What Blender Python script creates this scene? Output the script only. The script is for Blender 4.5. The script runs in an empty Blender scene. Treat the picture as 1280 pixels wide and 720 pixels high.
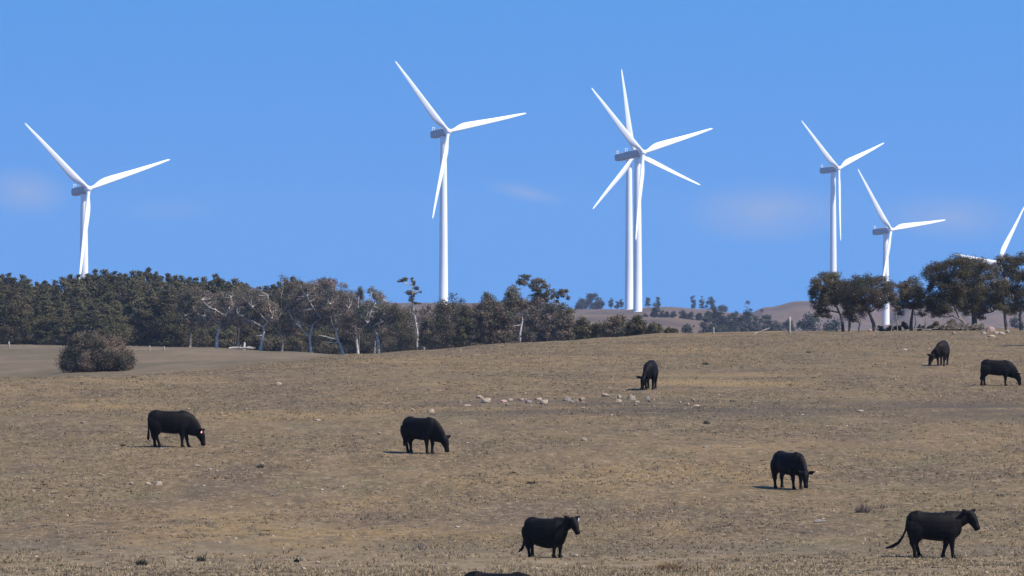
import bpy, math, random
import numpy as np
from mathutils import Vector, Matrix, Euler

SC = bpy.context.scene
COL = SC.collection
R = math.radians
F = 8000.0                      # focal length in pixels of the 1280 px wide picture
PITCH = R(1.432)

# ------------------------------------------------------------------ camera
cd = bpy.data.cameras.new('camera')
cd.sensor_width = 36.0
cd.lens = 36.0 * F / 1280.0
cd.clip_start = 1.0
cd.clip_end = 40000.0
cam = bpy.data.objects.new('camera', cd)
cam.location = (0, 0, 0)
cam.rotation_euler = (math.pi / 2 + PITCH, 0, 0)
COL.objects.link(cam)
SC.camera = cam

# ------------------------------------------------------------------ light
SUN_AZ, SUN_EL = 65.0, 52.0      # azimuth from the viewer's back towards the right
S = Vector((math.sin(R(SUN_AZ)) * math.cos(R(SUN_EL)), -math.cos(R(SUN_AZ)) * math.cos(R(SUN_EL)), math.sin(R(SUN_EL))))
sl = bpy.data.lights.new('sun', 'SUN')
sl.energy = 5.0
sl.angle = R(0.5)
sl.color = (1.0, 0.94, 0.85)
so = bpy.data.objects.new('sun', sl)
so.rotation_euler = S.to_track_quat('Z', 'Y').to_euler()
so.location = (60, -60, 120)
COL.objects.link(so)

W = bpy.data.worlds.new('World')
SC.world = W
W.use_nodes = True
nt = W.node_tree
nt.nodes.clear()
def wn(t, **k):
    n = nt.nodes.new(t)
    for a, b in k.items(): setattr(n, a, b)
    return n
out = wn('ShaderNodeOutputWorld'); bg = wn('ShaderNodeBackground')
tc = wn('ShaderNodeTexCoord'); add = wn('ShaderNodeVectorMath', operation='ADD'); nrm = wn('ShaderNodeVectorMath', operation='NORMALIZE')
add.inputs[1].default_value = (0, 0, 0.42)
sky = wn('ShaderNodeTexSky', sky_type='NISHITA', sun_disc=False)
sky.sun_elevation = R(SUN_EL)
sky.sun_rotation = math.atan2(S.x, S.y)
sky.altitude = 700; sky.air_density = 1.0; sky.dust_density = 0.15; sky.ozone_density = 2.5
L = nt.links.new
L(tc.outputs['Generated'], add.inputs[0]); L(add.outputs[0], nrm.inputs[0]); L(nrm.outputs[0], sky.inputs['Vector'])
hsv = wn('ShaderNodeHueSaturation'); hsv.inputs['Saturation'].default_value = 1.33; hsv.inputs['Value'].default_value = 1.22
L(sky.outputs[0], hsv.inputs['Color'])
# faint pinkish wisps of cloud low in the sky
sep = wn('ShaderNodeSeparateXYZ'); L(tc.outputs['Generated'], sep.inputs[0])
def m2(op, a, b=None, clamp=False):
    n = wn('ShaderNodeMath', operation=op, use_clamp=clamp)
    for i, v in enumerate((a, b)):
        if v is None: continue
        if isinstance(v, (int, float)): n.inputs[i].default_value = v
        else: L(v, n.inputs[i])
    return n.outputs[0]
tx = m2('DIVIDE', sep.outputs['X'], sep.outputs['Y']); tz = m2('DIVIDE', sep.outputs['Z'], sep.outputs['Y'])
tot = None
for (px, py, rx, ry, am, tilt) in ((30, 240, 62, 34, .9, .1), (660, 242, 55, 13, .75, .22), (955, 266, 110, 42, 1.0, 0), (1190, 272, 105, 34, .8, .05), (210, 262, 80, 18, .3, 0)):
    ax = m2('MULTIPLY', m2('SUBTRACT', tx, (px - 640) / F), F / rx)
    zz = m2('ADD', m2('SUBTRACT', tz, (560 - py) / F), m2('MULTIPLY', m2('SUBTRACT', tx, (px - 640) / F), tilt))
    az = m2('MULTIPLY', zz, F / ry)
    d = m2('SQRT', m2('ADD', m2('MULTIPLY', ax, ax), m2('MULTIPLY', az, az)))
    k = m2('MULTIPLY', m2('SUBTRACT', 1.0, d, True), am)
    tot = k if tot is None else m2('ADD', tot, k)
mp = wn('ShaderNodeMapping'); mp.inputs['Scale'].default_value = (90, 90, 260); L(tc.outputs['Generated'], mp.inputs[0])
cn = wn('ShaderNodeTexNoise'); cn.inputs['Scale'].default_value = 1.0; cn.inputs['Detail'].default_value = 4; L(mp.outputs[0], cn.inputs['Vector'])
front = m2('GREATER_THAN', sep.outputs['Y'], 0.0)
fac = m2('MULTIPLY', m2('MULTIPLY', m2('MULTIPLY', tot, m2('ADD', cn.outputs[0], 0.2)), 1.15), front, True)
mix = wn('ShaderNodeMix', data_type='RGBA')
L(fac, mix.inputs[0]); L(hsv.outputs[0], mix.inputs[6]); mix.inputs[7].default_value = (1.55, 2.15, 3.5, 1)
L(mix.outputs[2], bg.inputs['Color'])
bg.inputs['Strength'].default_value = 0.145
L(bg.outputs[0], out.inputs['Surface'])

SC.view_settings.view_transform = 'Standard'
SC.view_settings.look = 'None'
SC.view_settings.exposure = 0.42
SC.view_settings.gamma = 1.0
SC.view_settings.use_curve_mapping = False
SC.cycles.volume_bounces = 0
SC.cycles.max_bounces = 6

# ------------------------------------------------------------------ numpy helpers
rng = np.random.default_rng(7)
_tab = np.random.default_rng(3).random((256, 256))
def vnoise(x, y):
    xi = np.floor(x).astype(int); yi = np.floor(y).astype(int)
    fx = x - xi; fy = y - yi
    fx = fx * fx * (3 - 2 * fx); fy = fy * fy * (3 - 2 * fy)
    a = _tab[xi & 255, yi & 255]; b = _tab[(xi + 1) & 255, yi & 255]
    c = _tab[xi & 255, (yi + 1) & 255]; d = _tab[(xi + 1) & 255, (yi + 1) & 255]
    return (a * (1 - fx) + b * fx) * (1 - fy) + (c * (1 - fx) + d * fx) * fy - 0.5

def z_at(D, y):                  # height seen at picture row y at distance D
    return D * math.tan(PITCH + math.atan((360 - y) / F))

NEAR = [(140, 757), (162, 729), (183, 700), (205, 643), (218, 608), (236, 564), (260, 526), (292, 489), (335, 457)]
def cut(lim): return [p for p in NEAR if p[0] < lim]
ANCH = {
 0:    cut(300) + [(312, 473), (350, 475), (400, 481), (450, 484), (500, 477), (550, 468), (650, 455), (800, 440), (900, 431), (1000, 429), (1200, 440), (1500, 455)],
 250:  cut(300) + [(322, 467), (360, 465), (400, 467), (450, 466), (500, 462), (600, 452), (750, 441), (900, 434.5), (1000, 433), (1200, 445), (1500, 455)],
 450:  NEAR + [(365, 446), (400, 443.5), (500, 444), (700, 444.5), (900, 445), (1200, 450), (1500, 455)],
 640:  NEAR + [(380, 438.5), (415, 430), (480, 428.5), (560, 432), (700, 444), (900, 450), (1200, 455), (1500, 455)],
 830:  NEAR + [(380, 438.5), (430, 425), (475, 419), (520, 417.5), (600, 421), (800, 440), (1200, 450), (1500, 455)],
 1000: NEAR + [(380, 438.5), (430, 425), (480, 416.5), (540, 415), (620, 420), (900, 448), (1500, 455)],
 1280: NEAR + [(380, 438.5), (430, 425), (480, 416), (520, 412.5), (600, 411), (700, 414), (900, 440), (1500, 455)],
}
def yA(x): return np.interp(x, [0, 450, 530, 640, 700, 780, 830, 870, 930, 960, 1000, 1280], [386, 380, 379, 380, 386, 384.5, 382, 384, 393, 399, 403, 420])
def yB(x): return np.interp(x, [0, 600, 700, 800, 880, 905, 930, 1280], [405, 398, 392, 394, 401, 412, 420, 430])
def yC(x): return np.interp(x, [0, 860, 920, 950, 975, 1000, 1050, 1160, 1280], [424, 412, 399, 387, 379, 376, 375, 377, 388])
XA = [-300, 0, 120, 250, 350, 450, 530, 640, 700, 760, 830, 880, 920, 960, 1000, 1040, 1072, 1107, 1140, 1190, 1246, 1290, 1500]
_lg = np.linspace(math.log(100), math.log(12000), 1600)
_cols = []
_keys = sorted(ANCH)
def anch_at(x):
    x = min(max(x, 0), 1280)
    g = np.array([140 * 1.0])
    def table(k):
        a = ANCH[k]; D = np.array([p[0] for p in a], float); z = np.array([z_at(p[0], p[1]) for p in a])
        return np.interp(np.exp(_lg), D, z)
    for i in range(len(_keys) - 1):
        if _keys[i] <= x <= _keys[i + 1]:
            t = (x - _keys[i]) / (_keys[i + 1] - _keys[i]); t = t * t * (3 - 2 * t)
            return table(_keys[i]) * (1 - t) + table(_keys[i + 1]) * t
_ker = np.exp(-0.5 * (np.arange(-16, 17) / 5.0) ** 2); _ker /= _ker.sum()
for x in XA:
    D = np.exp(_lg)
    z = anch_at(x)
    kA = 8.0 if 700 <= x <= 900 else 3.5
    b, a, c = float(yB(x)), float(yA(x)), float(yC(x))
    far = [(1500, 455), (1900, 440), (2250, b + 4), (2400, b), (2650, max(b + 10, a + 22)), (3200, a + kA * 1.35), (3400, a + kA * .65), (3600, a), (3700, a)]
    if x == 1107: far += [(3896, 408), (4250, 392), (4600, 377), (5200, 392)]
    else: far += [(3740, max(a - 8, c + 14)), (3880, c - 2), (4040, c - 3), (4250, c + 9), (4600, c + 18), (5200, c + 26)]
    far += [(7000, 450), (12000, 520)]
    zf = np.interp(D, [p[0] for p in far], [z_at(p[0], p[1]) for p in far])
    z = np.where(D < 1500, z, zf)
    z = np.where(D < 140, np.interp(D, [100, 140], [-3.75, z_at(140, 757)]), z)
    zp = np.concatenate([np.full(16, z[0]), z, np.full(16, z[-1])])
    _cols.append(np.convolve(zp, _ker, 'valid'))
_cols = np.array(_cols)
def ground(X, Y):
    X = np.asarray(X, float); Y = np.asarray(Y, float)
    Yc = np.maximum(Y, 101)
    u = np.clip(X / np.maximum(Y, 150) * F + 640, XA[0], XA[-1])
    fi = (np.log(Yc) - _lg[0]) / (_lg[1] - _lg[0]); i0 = np.clip(fi.astype(int), 0, len(_lg) - 2); ft = np.clip(fi - i0, 0, 1)
    j = np.clip(np.searchsorted(XA, u, 'right') - 1, 0, len(XA) - 2)
    xa = np.array(XA, float); t = (u - xa[j]) / (xa[j + 1] - xa[j]); t = t * t * (3 - 2 * t)
    za = _cols[j, i0] * (1 - ft) + _cols[j, i0 + 1] * ft
    zb = _cols[j + 1, i0] * (1 - ft) + _cols[j + 1, i0 + 1] * ft
    z = za * (1 - t) + zb * t
    z = z + vnoise(X / 17 + 3, Y / 23 + 9) * .22 + vnoise(X / 4.3, Y / 4.9) * .09 + vnoise(X / 1.1 + 40, Y / 1.5) * .07 + vnoise(X / .43 + 11, Y / .5) * .018
    wfar = np.clip((Y - 1500) / 1500, 0, 1)
    z = z + wfar * (vnoise(X / 110, Y / 150) * 3.0 + vnoise(X / 33, Y / 47) * 1.0)
    return z
def gz(X, Y): return float(ground(np.array([X]), np.array([Y]))[0])
def pt(px, py, D):               # world point seen at that pixel at distance D
    k = PITCH + math.atan((360 - py) / F)
    z = D * math.tan(k)
    d = D * math.cos(PITCH) + z * math.sin(PITCH)
    return Vector(((px - 640) / F * d, D, z))
def foot(px, py, lo=120, hi=520):  # first place where the ground is seen at that pixel
    Ds = np.arange(lo, hi, .25)
    k = math.tan(PITCH + math.atan((360 - py) / F))
    X = (px - 640) / F * Ds
    m = ground(X, Ds) >= Ds * k
    i = int(np.argmax(m)) if m.any() else len(Ds) - 1
    D = float(Ds[i])
    return Vector(((px - 640) / F * D, D, gz((px - 640) / F * D, D)))

def new_mesh(name, verts, faces, smooth=False):
    me = bpy.data.meshes.new(name)
    verts = np.asarray(verts, np.float32); faces = np.asarray(faces, np.int32)
    n = faces.shape[1]
    me.vertices.add(len(verts)); me.vertices.foreach_set('co', verts.ravel())
    me.loops.add(faces.size); me.loops.foreach_set('vertex_index', faces.ravel())
    me.polygons.add(len(faces)); me.polygons.foreach_set('loop_start', np.arange(0, faces.size, n, dtype=np.int32))
    me.polygons.foreach_set('loop_total', np.full(len(faces), n, np.int32))
    me.update(calc_edges=True)
    if smooth: me.polygons.foreach_set('use_smooth', np.ones(len(faces), bool))
    me.validate()
    return me
def obj(name, me, mat=None, parent=None, loc=None):
    o = bpy.data.objects.new(name, me); COL.objects.link(o)
    if mat is not None and len(me.materials) == 0: me.materials.append(mat)
    if parent is not None: o.parent = parent
    if loc is not None: o.location = loc
    return o
def tag(o, label, cat, group=None, kind=None):
    if label: o['label'] = label
    if cat: o['category'] = cat
    if group: o['group'] = group
    if kind: o['kind'] = kind
    return o
def thing(name, loc, label, cat, group=None, rz=0.0, sc=1.0):
    o = bpy.data.objects.new(name, None); COL.objects.link(o); o.empty_display_size = .3
    o.location = loc; o.rotation_euler = (0, 0, rz); o.scale = (sc, sc, sc)
    return tag(o, label, cat, group)

class Quads:                      # collects quads (tubes, sheets) into one mesh
    def __init__(s): s.v = []; s.f = []; s.n = 0
    def tube(s, P, Rr, sides=8, cap=True):
        P = [Vector(p) for p in P]
        base = s.n; rings = []
        for i, p in enumerate(P):
            t = (P[min(i + 1, len(P) - 1)] - P[max(i - 1, 0)])
            if t.length < 1e-6: t = Vector((0, 0, 1))
            t.normalize()
            ref = Vector((0, 1, 0)) if abs(t.y) < .9 else Vector((1, 0, 0))
            a = t.cross(ref).normalized(); b = t.cross(a)
            for k in range(sides):
                an = 2 * math.pi * k / sides
                s.v.append(tuple(p + (a * math.cos(an) + b * math.sin(an)) * Rr[i]))
        s.n += len(P) * sides
        for i in range(len(P) - 1):
            for k in range(sides):
                k2 = (k + 1) % sides
                s.f.append((base + i * sides + k, base + i * sides + k2, base + (i + 1) * sides + k2, base + (i + 1) * sides + k))
        if cap:
            for i in (0, len(P) - 1):
                c = s.n; s.v.append(tuple(P[i])); s.n += 1
                for k in range(0, sides, 2):
                    r0 = base + i * sides
                    s.f.append((c, r0 + k, r0 + (k + 1) % sides, r0 + (k + 2) % sides))
    def mesh(s, name, smooth=True): return new_mesh(name, s.v, s.f, smooth)

def leaf_mesh(name, CO, size, r, asp=.6):
    C, O = CO; n = len(C)
    N = O * .85 + r.normal(size=(n, 3)) * .55; N /= np.linalg.norm(N, axis=1, keepdims=True)
    a = np.cross(N, r.normal(size=(n, 3))); a /= np.linalg.norm(a, axis=1, keepdims=True)
    b = np.cross(N, a)
    sz = size * r.uniform(.55, 1.35, (n, 1)) * .5
    a = a * sz; b = b * sz * asp
    v = np.stack([C - a - b * .4, C + a * .1 - b, C + a + b * .3, C - a * .2 + b], 1).reshape(-1, 3)
    f = np.arange(4 * n).reshape(-1, 4)
    return new_mesh(name, v, f)

# ------------------------------------------------------------------ materials
def mat(name, base, rough=.85, spec=.2, col2=None, scale=4.0, detail=4, col3=None, scale3=1.0, bump=0, bscale=10, trans=0, coords='Object'):
    m = bpy.data.materials.new(name); m.use_nodes = True
    t = m.node_tree; p = t.nodes['Principled BSDF']
    p.inputs['Roughness'].default_value = rough
    p.inputs['Specular IOR Level'].default_value = spec
    cur = None
    c = t.nodes.new('ShaderNodeTexCoord')
    vec = c.outputs[coords]
    def noise(sc, det):
        n = t.nodes.new('ShaderNodeTexNoise'); n.inputs['Scale'].default_value = sc; n.inputs['Detail'].default_value = det
        t.links.new(vec, n.inputs['Vector']); return n.outputs[0]
    def ramp(v, lo=.38, hi=.62):
        n = t.nodes.new('ShaderNodeMapRange'); n.inputs[1].default_value = lo; n.inputs[2].default_value = hi; t.links.new(v, n.inputs[0]); return n.outputs[0]
    def mx(f, A, B):
        n = t.nodes.new('ShaderNodeMix'); n.data_type = 'RGBA'; t.links.new(f, n.inputs[0])
        for i, v in ((6, A), (7, B)):
            if isinstance(v, tuple): n.inputs[i].default_value = v + (1,)
            else: t.links.new(v, n.inputs[i])
        return n.outputs[2]
    if col2: cur = mx(ramp(noise(scale, detail)), base, col2)
    if col3: cur = mx(ramp(noise(scale3, 3)), cur if cur else base, col3)
    if cur: t.links.new(cur, p.inputs['Base Color'])
    else: p.inputs['Base Color'].default_value = base + (1,)
    if bump:
        b = t.nodes.new('ShaderNodeBump'); b.inputs['Strength'].default_value = 1; b.inputs['Distance'].default_value = bump
        t.links.new(noise(bscale, 5), b.inputs['Height']); t.links.new(b.outputs[0], p.inputs['Normal'])
    if trans:
        tr = t.nodes.new('ShaderNodeBsdfTranslucent'); ms = t.nodes.new('ShaderNodeMixShader'); ms.inputs[0].default_value = trans
        if cur: t.links.new(cur, tr.inputs[0])
        else: tr.inputs[0].default_value = base + (1,)
        o = t.nodes['Material Output']; t.links.new(p.outputs[0], ms.inputs[1]); t.links.new(tr.outputs[0], ms.inputs[2]); t.links.new(ms.outputs[0], o.inputs[0])
    return m
M = {}
M['pine'] = mat('pine_needles', (.080, .080, .040), .9, .02, (.128, .114, .060), .8, 3, (.115, .094, .056), .25, trans=.12)
M['gum'] = mat('gum_leaves', (.140, .104, .068), .9, .02, (.195, .142, .098), 1.6, 3, (.070, .078, .050), .5, trans=.12)
M['olive'] = mat('olive_leaves', (.092, .080, .040), .9, .02, (.140, .118, .064), 1.2, 3, (.092, .072, .048), .6, trans=.12)
M['purple'] = mat('bare_twig_foliage', (.200, .130, .095), .9, .02, (.27, .190, .142), 2.0, 3, (.080, .080, .058), .7, trans=.1)
M['far'] = mat('hill_tree_leaves', (.045, .050, .038), .9, .03, (.068, .070, .050), .5, 3, trans=.1)
M['white_bark'] = mat('white_gum_bark', (.56, .50, .44), .85, .1, (.32, .27, .23), 2, 4, bump=.02, bscale=8)
M['dark_bark'] = mat('brown_bark', (.12, .095, .075), .9, .1, (.20, .17, .14), 3, 4, bump=.03, bscale=8)
M['grey_wood'] = mat('weathered_wood', (.36, .32, .27), .9, .1, (.22, .19, .16), 6, 4, bump=.01, bscale=20)
M['turbine'] = mat('white_gelcoat', (.86, .86, .85), .35, .4, (.82, .82, .81), .15, 2)
M['nacelle'] = mat('shaded_grey_gelcoat', (.36, .38, .42), .5, .3, (.31, .33, .37), .4, 2)  # darker than the tower: shade of the nacelle's unlit side put into its colour
M['hide'] = mat('black_cow_hide', (.0030, .0025, .0024), .62, .10, (.0075, .0052, .0042), 2.2, 4, bump=.008, bscale=22)
M['hide_brown'] = mat('dark_brown_cow_hide', (.009, .0055, .0045), .65, .1, (.018, .0105, .008), 2.2, 4, bump=.008, bscale=22)
M['rock'] = mat('pale_rock', (.33, .265, .195), .9, .1, (.19, .155, .12), 2.6, 5, (.36, .27, .19), 1.1, bump=.03, bscale=7)
M['rock_pink'] = mat('pink_rock', (.42, .26, .19), .9, .1, (.27, .19, .15), 3, 5, bump=.03, bscale=7)
M['rock_grey'] = mat('grey_rock', (.24, .20, .165), .9, .1, (.16, .135, .11), 3, 5, bump=.03, bscale=7)
M['tag_orange'] = mat('orange_plastic', (.85, .12, .05), .5, .3)
M['tag_white'] = mat('white_plastic', (.85, .83, .80), .5, .3)

# ------------------------------------------------------------------ ground
def rows():
    y = [-70.0, -40, -10, 20, 50, 80, 100]
    while y[-1] < 175: y.append(y[-1] + .8)
    while y[-1] < 530: y.append(y[-1] + .45)
    while y[-1] < 1100: y.append(y[-1] + 2.5)
    while y[-1] < 2000: y.append(y[-1] + 12)
    while y[-1] < 6200: y.append(y[-1] + 14)
    while y[-1] < 8400: y.append(y[-1] + 150)
    return np.array(y)
ry = rows()
tt = np.linspace(-1, 1, 620)
ss = tt * (.22 + .78 * np.abs(tt) ** 2.2)
YY = np.repeat(ry, len(ss)).reshape(len(ry), -1)
XX = ss[None, :] * (60 + .22 * np.maximum(YY, 0))
ZZ = ground(XX, YY)
v = np.stack([XX, YY, ZZ], -1).reshape(-1, 3)
nr, nc = YY.shape
ii = (np.arange(nr - 1)[:, None] * nc + np.arange(nc - 1)[None, :]).ravel()
fc = np.stack([ii, ii + 1, ii + nc + 1, ii + nc], 1)
gm = new_mesh('ground', v, fc, True)

m = bpy.data.materials.new('dry_pasture'); m.use_nodes = True
t = m.node_tree; p = t.nodes['Principled BSDF']; p.inputs['Roughness'].default_value = .95; p.inputs['Specular IOR Level'].default_value = .08
geo = t.nodes.new('ShaderNodeNewGeometry')
lk = t.links.new
def gmap(sx, sy):
    n = t.nodes.new('ShaderNodeMapping'); n.inputs['Scale'].default_value = (sx, sy, sx); lk(geo.outputs['Position'], n.inputs[0]); return n.outputs[0]
def gn(sx, sy, det=4, rough=.6):
    n = t.nodes.new('ShaderNodeTexNoise'); n.inputs['Scale'].default_value = 1; n.inputs['Detail'].default_value = det; n.inputs['Roughness'].default_value = rough
    lk(gmap(sx, sy), n.inputs['Vector']); return n.outputs[0]
def gr(v, lo, hi, a=0., b=1.):
    n = t.nodes.new('ShaderNodeMapRange'); lk(v, n.inputs[0])
    for i, q in enumerate((lo, hi, a, b)): n.inputs[i + 1].default_value = q
    return n.outputs[0]
def gx(f, A, B, blend='MIX'):
    n = t.nodes.new('ShaderNodeMix'); n.data_type = 'RGBA'; n.blend_type = blend
    if isinstance(f, float): n.inputs[0].default_value = f
    else: lk(f, n.inputs[0])
    for i, q in ((6, A), (7, B)):
        if isinstance(q, tuple): n.inputs[i].default_value = q + (1,)
        else: lk(q, n.inputs[i])
    return n.outputs[2]
def gmul(a, b):
    n = t.nodes.new('ShaderNodeMath'); n.operation = 'MULTIPLY'
    for i, q in enumerate((a, b)):
        if isinstance(q, float): n.inputs[i].default_value = q
        else: lk(q, n.inputs[i])
    return n.outputs[0]
c = gx(gr(gn(.07, .05), .42, .58), (0.149, 0.101, 0.052), (0.123, 0.089, 0.046))          # straw / greener straw
c = gx(gmul(gr(gn(.16, .045, 5), .48, .60), .9), c, (0.099, 0.068, 0.044))                    # bare grey-brown earth
c = gx(gmul(gr(gn(.06, .035, 4), .54, .64), .85), c, (0.223, 0.144, 0.061))                      # golden patches
c = gx(gmul(gr(gn(.3, .12, 4), .56, .66), .6), c, (0.129, 0.110, 0.056))
c = gx(gmul(gr(gn(.55, .22, 5, .75), .50, .64), .7), c, (0.197, 0.139, 0.077))
c = gx(gmul(gr(gn(.7, .3, 5, .75), .53, .66), .65), c, (0.081, 0.058, 0.037))
c = gx(gmul(gr(gn(1.9, .9, 5, .75), .50, .62), .7), c, (0.077, 0.055, 0.035))         # dark specks
c = gx(gmul(gr(gn(3.2, 1.4, 4, .8), .53, .63), .8), c, (0.264, 0.188, 0.114))
c = gx(gmul(gr(gn(7.0, 2.6, 3, .8), .54, .62), .75), c, (0.070, 0.051, 0.033))
c = gx(gmul(gr(gn(8.0, 3.0, 3, .8), .56, .64), .75), c, (0.282, 0.202, 0.122))
c = gx(gmul(gr(gn(.9, .35, 5, .8), .55, .62), .65), c, (0.085, 0.067, 0.040))          # pale dry stalks
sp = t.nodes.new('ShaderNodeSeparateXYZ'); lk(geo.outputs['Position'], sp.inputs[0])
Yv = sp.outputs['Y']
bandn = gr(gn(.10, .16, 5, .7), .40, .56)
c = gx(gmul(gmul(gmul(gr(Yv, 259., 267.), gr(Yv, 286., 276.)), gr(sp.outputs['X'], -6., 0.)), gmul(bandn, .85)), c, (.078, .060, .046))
c = gx(gmul(gmul(gr(Yv, 184., 187.), gr(Yv, 194., 190.)), gmul(bandn, .6)), c, (.088, .076, .058))
c = gx(gmul(gmul(gmul(gr(Yv, 298., 304.), gr(Yv, 324., 314.)), gmul(gr(sp.outputs['X'], 4., 7.), gr(sp.outputs['X'], 16., 12.))), gmul(bandn, .8)), c, (.225, .150, .072))
c = gx(gmul(gr(Yv, 192., 180.), gr(gn(.6, .4, 5, .7), .42, .62)), c, (.205, .152, .094))
mead = gmul(gr(Yv, 400., 520.), gr(Yv, 1300., 1100.))
meadc = gx(gr(gn(.02, .012, 5), .4, .6), (.148, .106, .064), (.112, .086, .051))
meadc = gx(gmul(gr(gn(.9, .35, 5, .7), .50, .66), .7), meadc, (.085, .070, .048))
meadc = gx(gmul(gr(gn(.12, .02, 5, .7), .48, .60), .8), meadc, (.170, .125, .078))
nx = gr(sp.outputs['X'], 5., -20.)
c = gx(gmul(mead, nx), c, meadc)
hill = gr(Yv, 1500., 2200.)
hc = gx(gr(gn(.012, .005, 5), .42, .60), (.145, .098, .068), (.112, .082, .060))
hc = gx(gmul(gr(gn(.04, .012, 5), .52, .62), .7), hc, (.085, .065, .052))
hc = gx(gmul(gr(gn(.11, .03, 5, .7), .54, .64), .6), hc, (.060, .052, .042))
hc2 = gx(gr(gn(.01, .004, 5), .42, .60), (.155, .076, .052), (.092, .056, .044))
hc = gx(gr(Yv, 4000., 4400.), hc, hc2)
hc = gx(gmul(gr(gn(.035, .012, 5, .75), .50, .62), .65), hc, (.075, .050, .042))
hc = gx(gmul(gr(gn(.05, .02, 4, .7), .56, .66), .5), hc, (.200, .135, .085))
c = gx(hill, c, hc)
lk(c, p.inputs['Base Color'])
b = t.nodes.new('ShaderNodeBump'); b.inputs['Strength'].default_value = .7; b.inputs['Distance'].default_value = .05
lk(gn(3.0, 3.0, 6, .7), b.inputs['Height']); lk(b.outputs[0], p.inputs['Normal'])
gm.materials.append(m)
go = obj('ground', gm); go['kind'] = 'structure'

# ------------------------------------------------------------------ haze
hx, hy0, hy1, hz0, hz1 = 2300., -90., 8800., float(ZZ.min()) - 1.0, 340.
hv = [(x, y, z) for x in (-hx, hx) for y in (hy0, hy1) for z in (hz0, hz1)]
hf = [(0, 1, 3, 2), (4, 6, 7, 5), (0, 4, 5, 1), (2, 3, 7, 6), (0, 2, 6, 4), (1, 5, 7, 3)]
hm = new_mesh('haze', hv, hf)
mh = bpy.data.materials.new('air'); mh.use_nodes = True
t = mh.node_tree; t.nodes.clear(); o_ = t.nodes.new('ShaderNodeOutputMaterial'); pv = t.nodes.new('ShaderNodeVolumePrincipled')
pv.inputs['Color'].default_value = (.60, .72, 1.0, 1); pv.inputs['Density'].default_value = 4.5e-5; pv.inputs['Anisotropy'].default_value = 0.0
t.links.new(pv.outputs[0], o_.inputs['Volume'])
ho = obj('haze', hm, mh); ho['kind'] = 'stuff'; ho['label'] = 'thin blue air haze over the far hills'

# ------------------------------------------------------------------ wind turbines
def blade_mesh(Lb):
    q = Quads(); n = 14; st = [0, .02, .05, .09, .14, .2, .28, .38, .5, .62, .75, .87, .95, .985, 1.0]
    ch = [1.9, 1.9, 2.0, 2.6, 3.3, 3.65, 3.5, 3.1, 2.65, 2.2, 1.75, 1.3, .95, .7, .25]
    th = [1.9, 1.9, 1.8, 1.55, 1.3, 1.1, .9, .72, .55, .42, .3, .2, .13, .09, .04]
    for s, c_, h in zip(st, ch, th):
        tw = -R(16) * (1 - s) - R(6)
        off = -(c_ - 1.9) * .5 if c_ > 1.9 else (1.9 - c_) * .18
        for k in range(n):
            a = 2 * math.pi * k / n
            x = math.cos(a) * c_ / 2 + off; y = math.sin(a) * h / 2 * (1 - .35 * math.cos(a + math.pi) * (0 if s < .05 else 1))
            X = x * math.cos(tw) - y * math.sin(tw); Y = x * math.sin(tw) + y * math.cos(tw)
            q.v.append((X, Y - .012 * Lb * s * s, 1.0 + s * (Lb - 1.0)))
    q.n = len(q.v)
    for i in range(len(st) - 1):
        for k in range(n):
            k2 = (k + 1) % n
            q.f.append((i * n + k, i * n + k2, (i + 1) * n + k2, (i + 1) * n + k))
    return q.mesh('blade')
BLADE = blade_mesh(47.0)
def nacelle_mesh():
    q = Quads(); st = [(-10.0, 1.2, 1.35), (-9.8, 1.6, 1.75), (-8.8, 1.8, 1.95), (-4, 1.9, 2.1), (.5, 1.9, 2.1), (2.0, 1.8, 1.95), (2.9, 1.5, 1.6), (3.1, 1.3, 1.35)]
    n = 20
    for (y, w, h) in st:                      # y is the axis, tail at the back
        for k in range(n):
            a = 2 * math.pi * k / n; ca, sa = math.cos(a), math.sin(a)
            q.v.append((w * math.copysign(abs(ca) ** .45, ca), -y, h * math.copysign(abs(sa) ** .45, sa) + .25))
    q.n = len(q.v)
    for i in range(len(st) - 1):
        for k in range(n):
            k2 = (k + 1) % n; q.f.append((i * n + k, i * n + k2, (i + 1) * n + k2, (i + 1) * n + k))
    for i in (0, len(st) - 1):
        c0 = q.n; q.v.append((0, -st[i][0], .25)); q.n += 1
        for k in range(0, n, 2): q.f.append((c0, i * n + k, i * n + (k + 1) % n, i * n + (k + 2) % n))
    return q
NACQ = nacelle_mesh()
NACELLE = NACQ.mesh('nacelle')
hq = Quads(); hq.tube([(0, y, 0) for y in (-3.0, -3.4, -4.3, -5.2, -5.8, -6.15)], [1.5, 1.75, 1.8, 1.45, .9, .25], 18)
HUBM = hq.mesh('hub')
vq = Quads(); vq.tube([(.6, 9.0, 2.2), (.6, 9.0, 4.2)], [.09, .07], 6); vq.tube([(-.6, 9.0, 2.2), (-.6, 9.0, 4.2)], [.09, .07], 6); vq.tube([(-.9, 9, 3.8), (.9, 9, 3.8)], [.08, .08], 6)
MASTM = vq.mesh('wind_sensor_mast')
TG = 'white wind turbines on the far hills'
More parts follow.
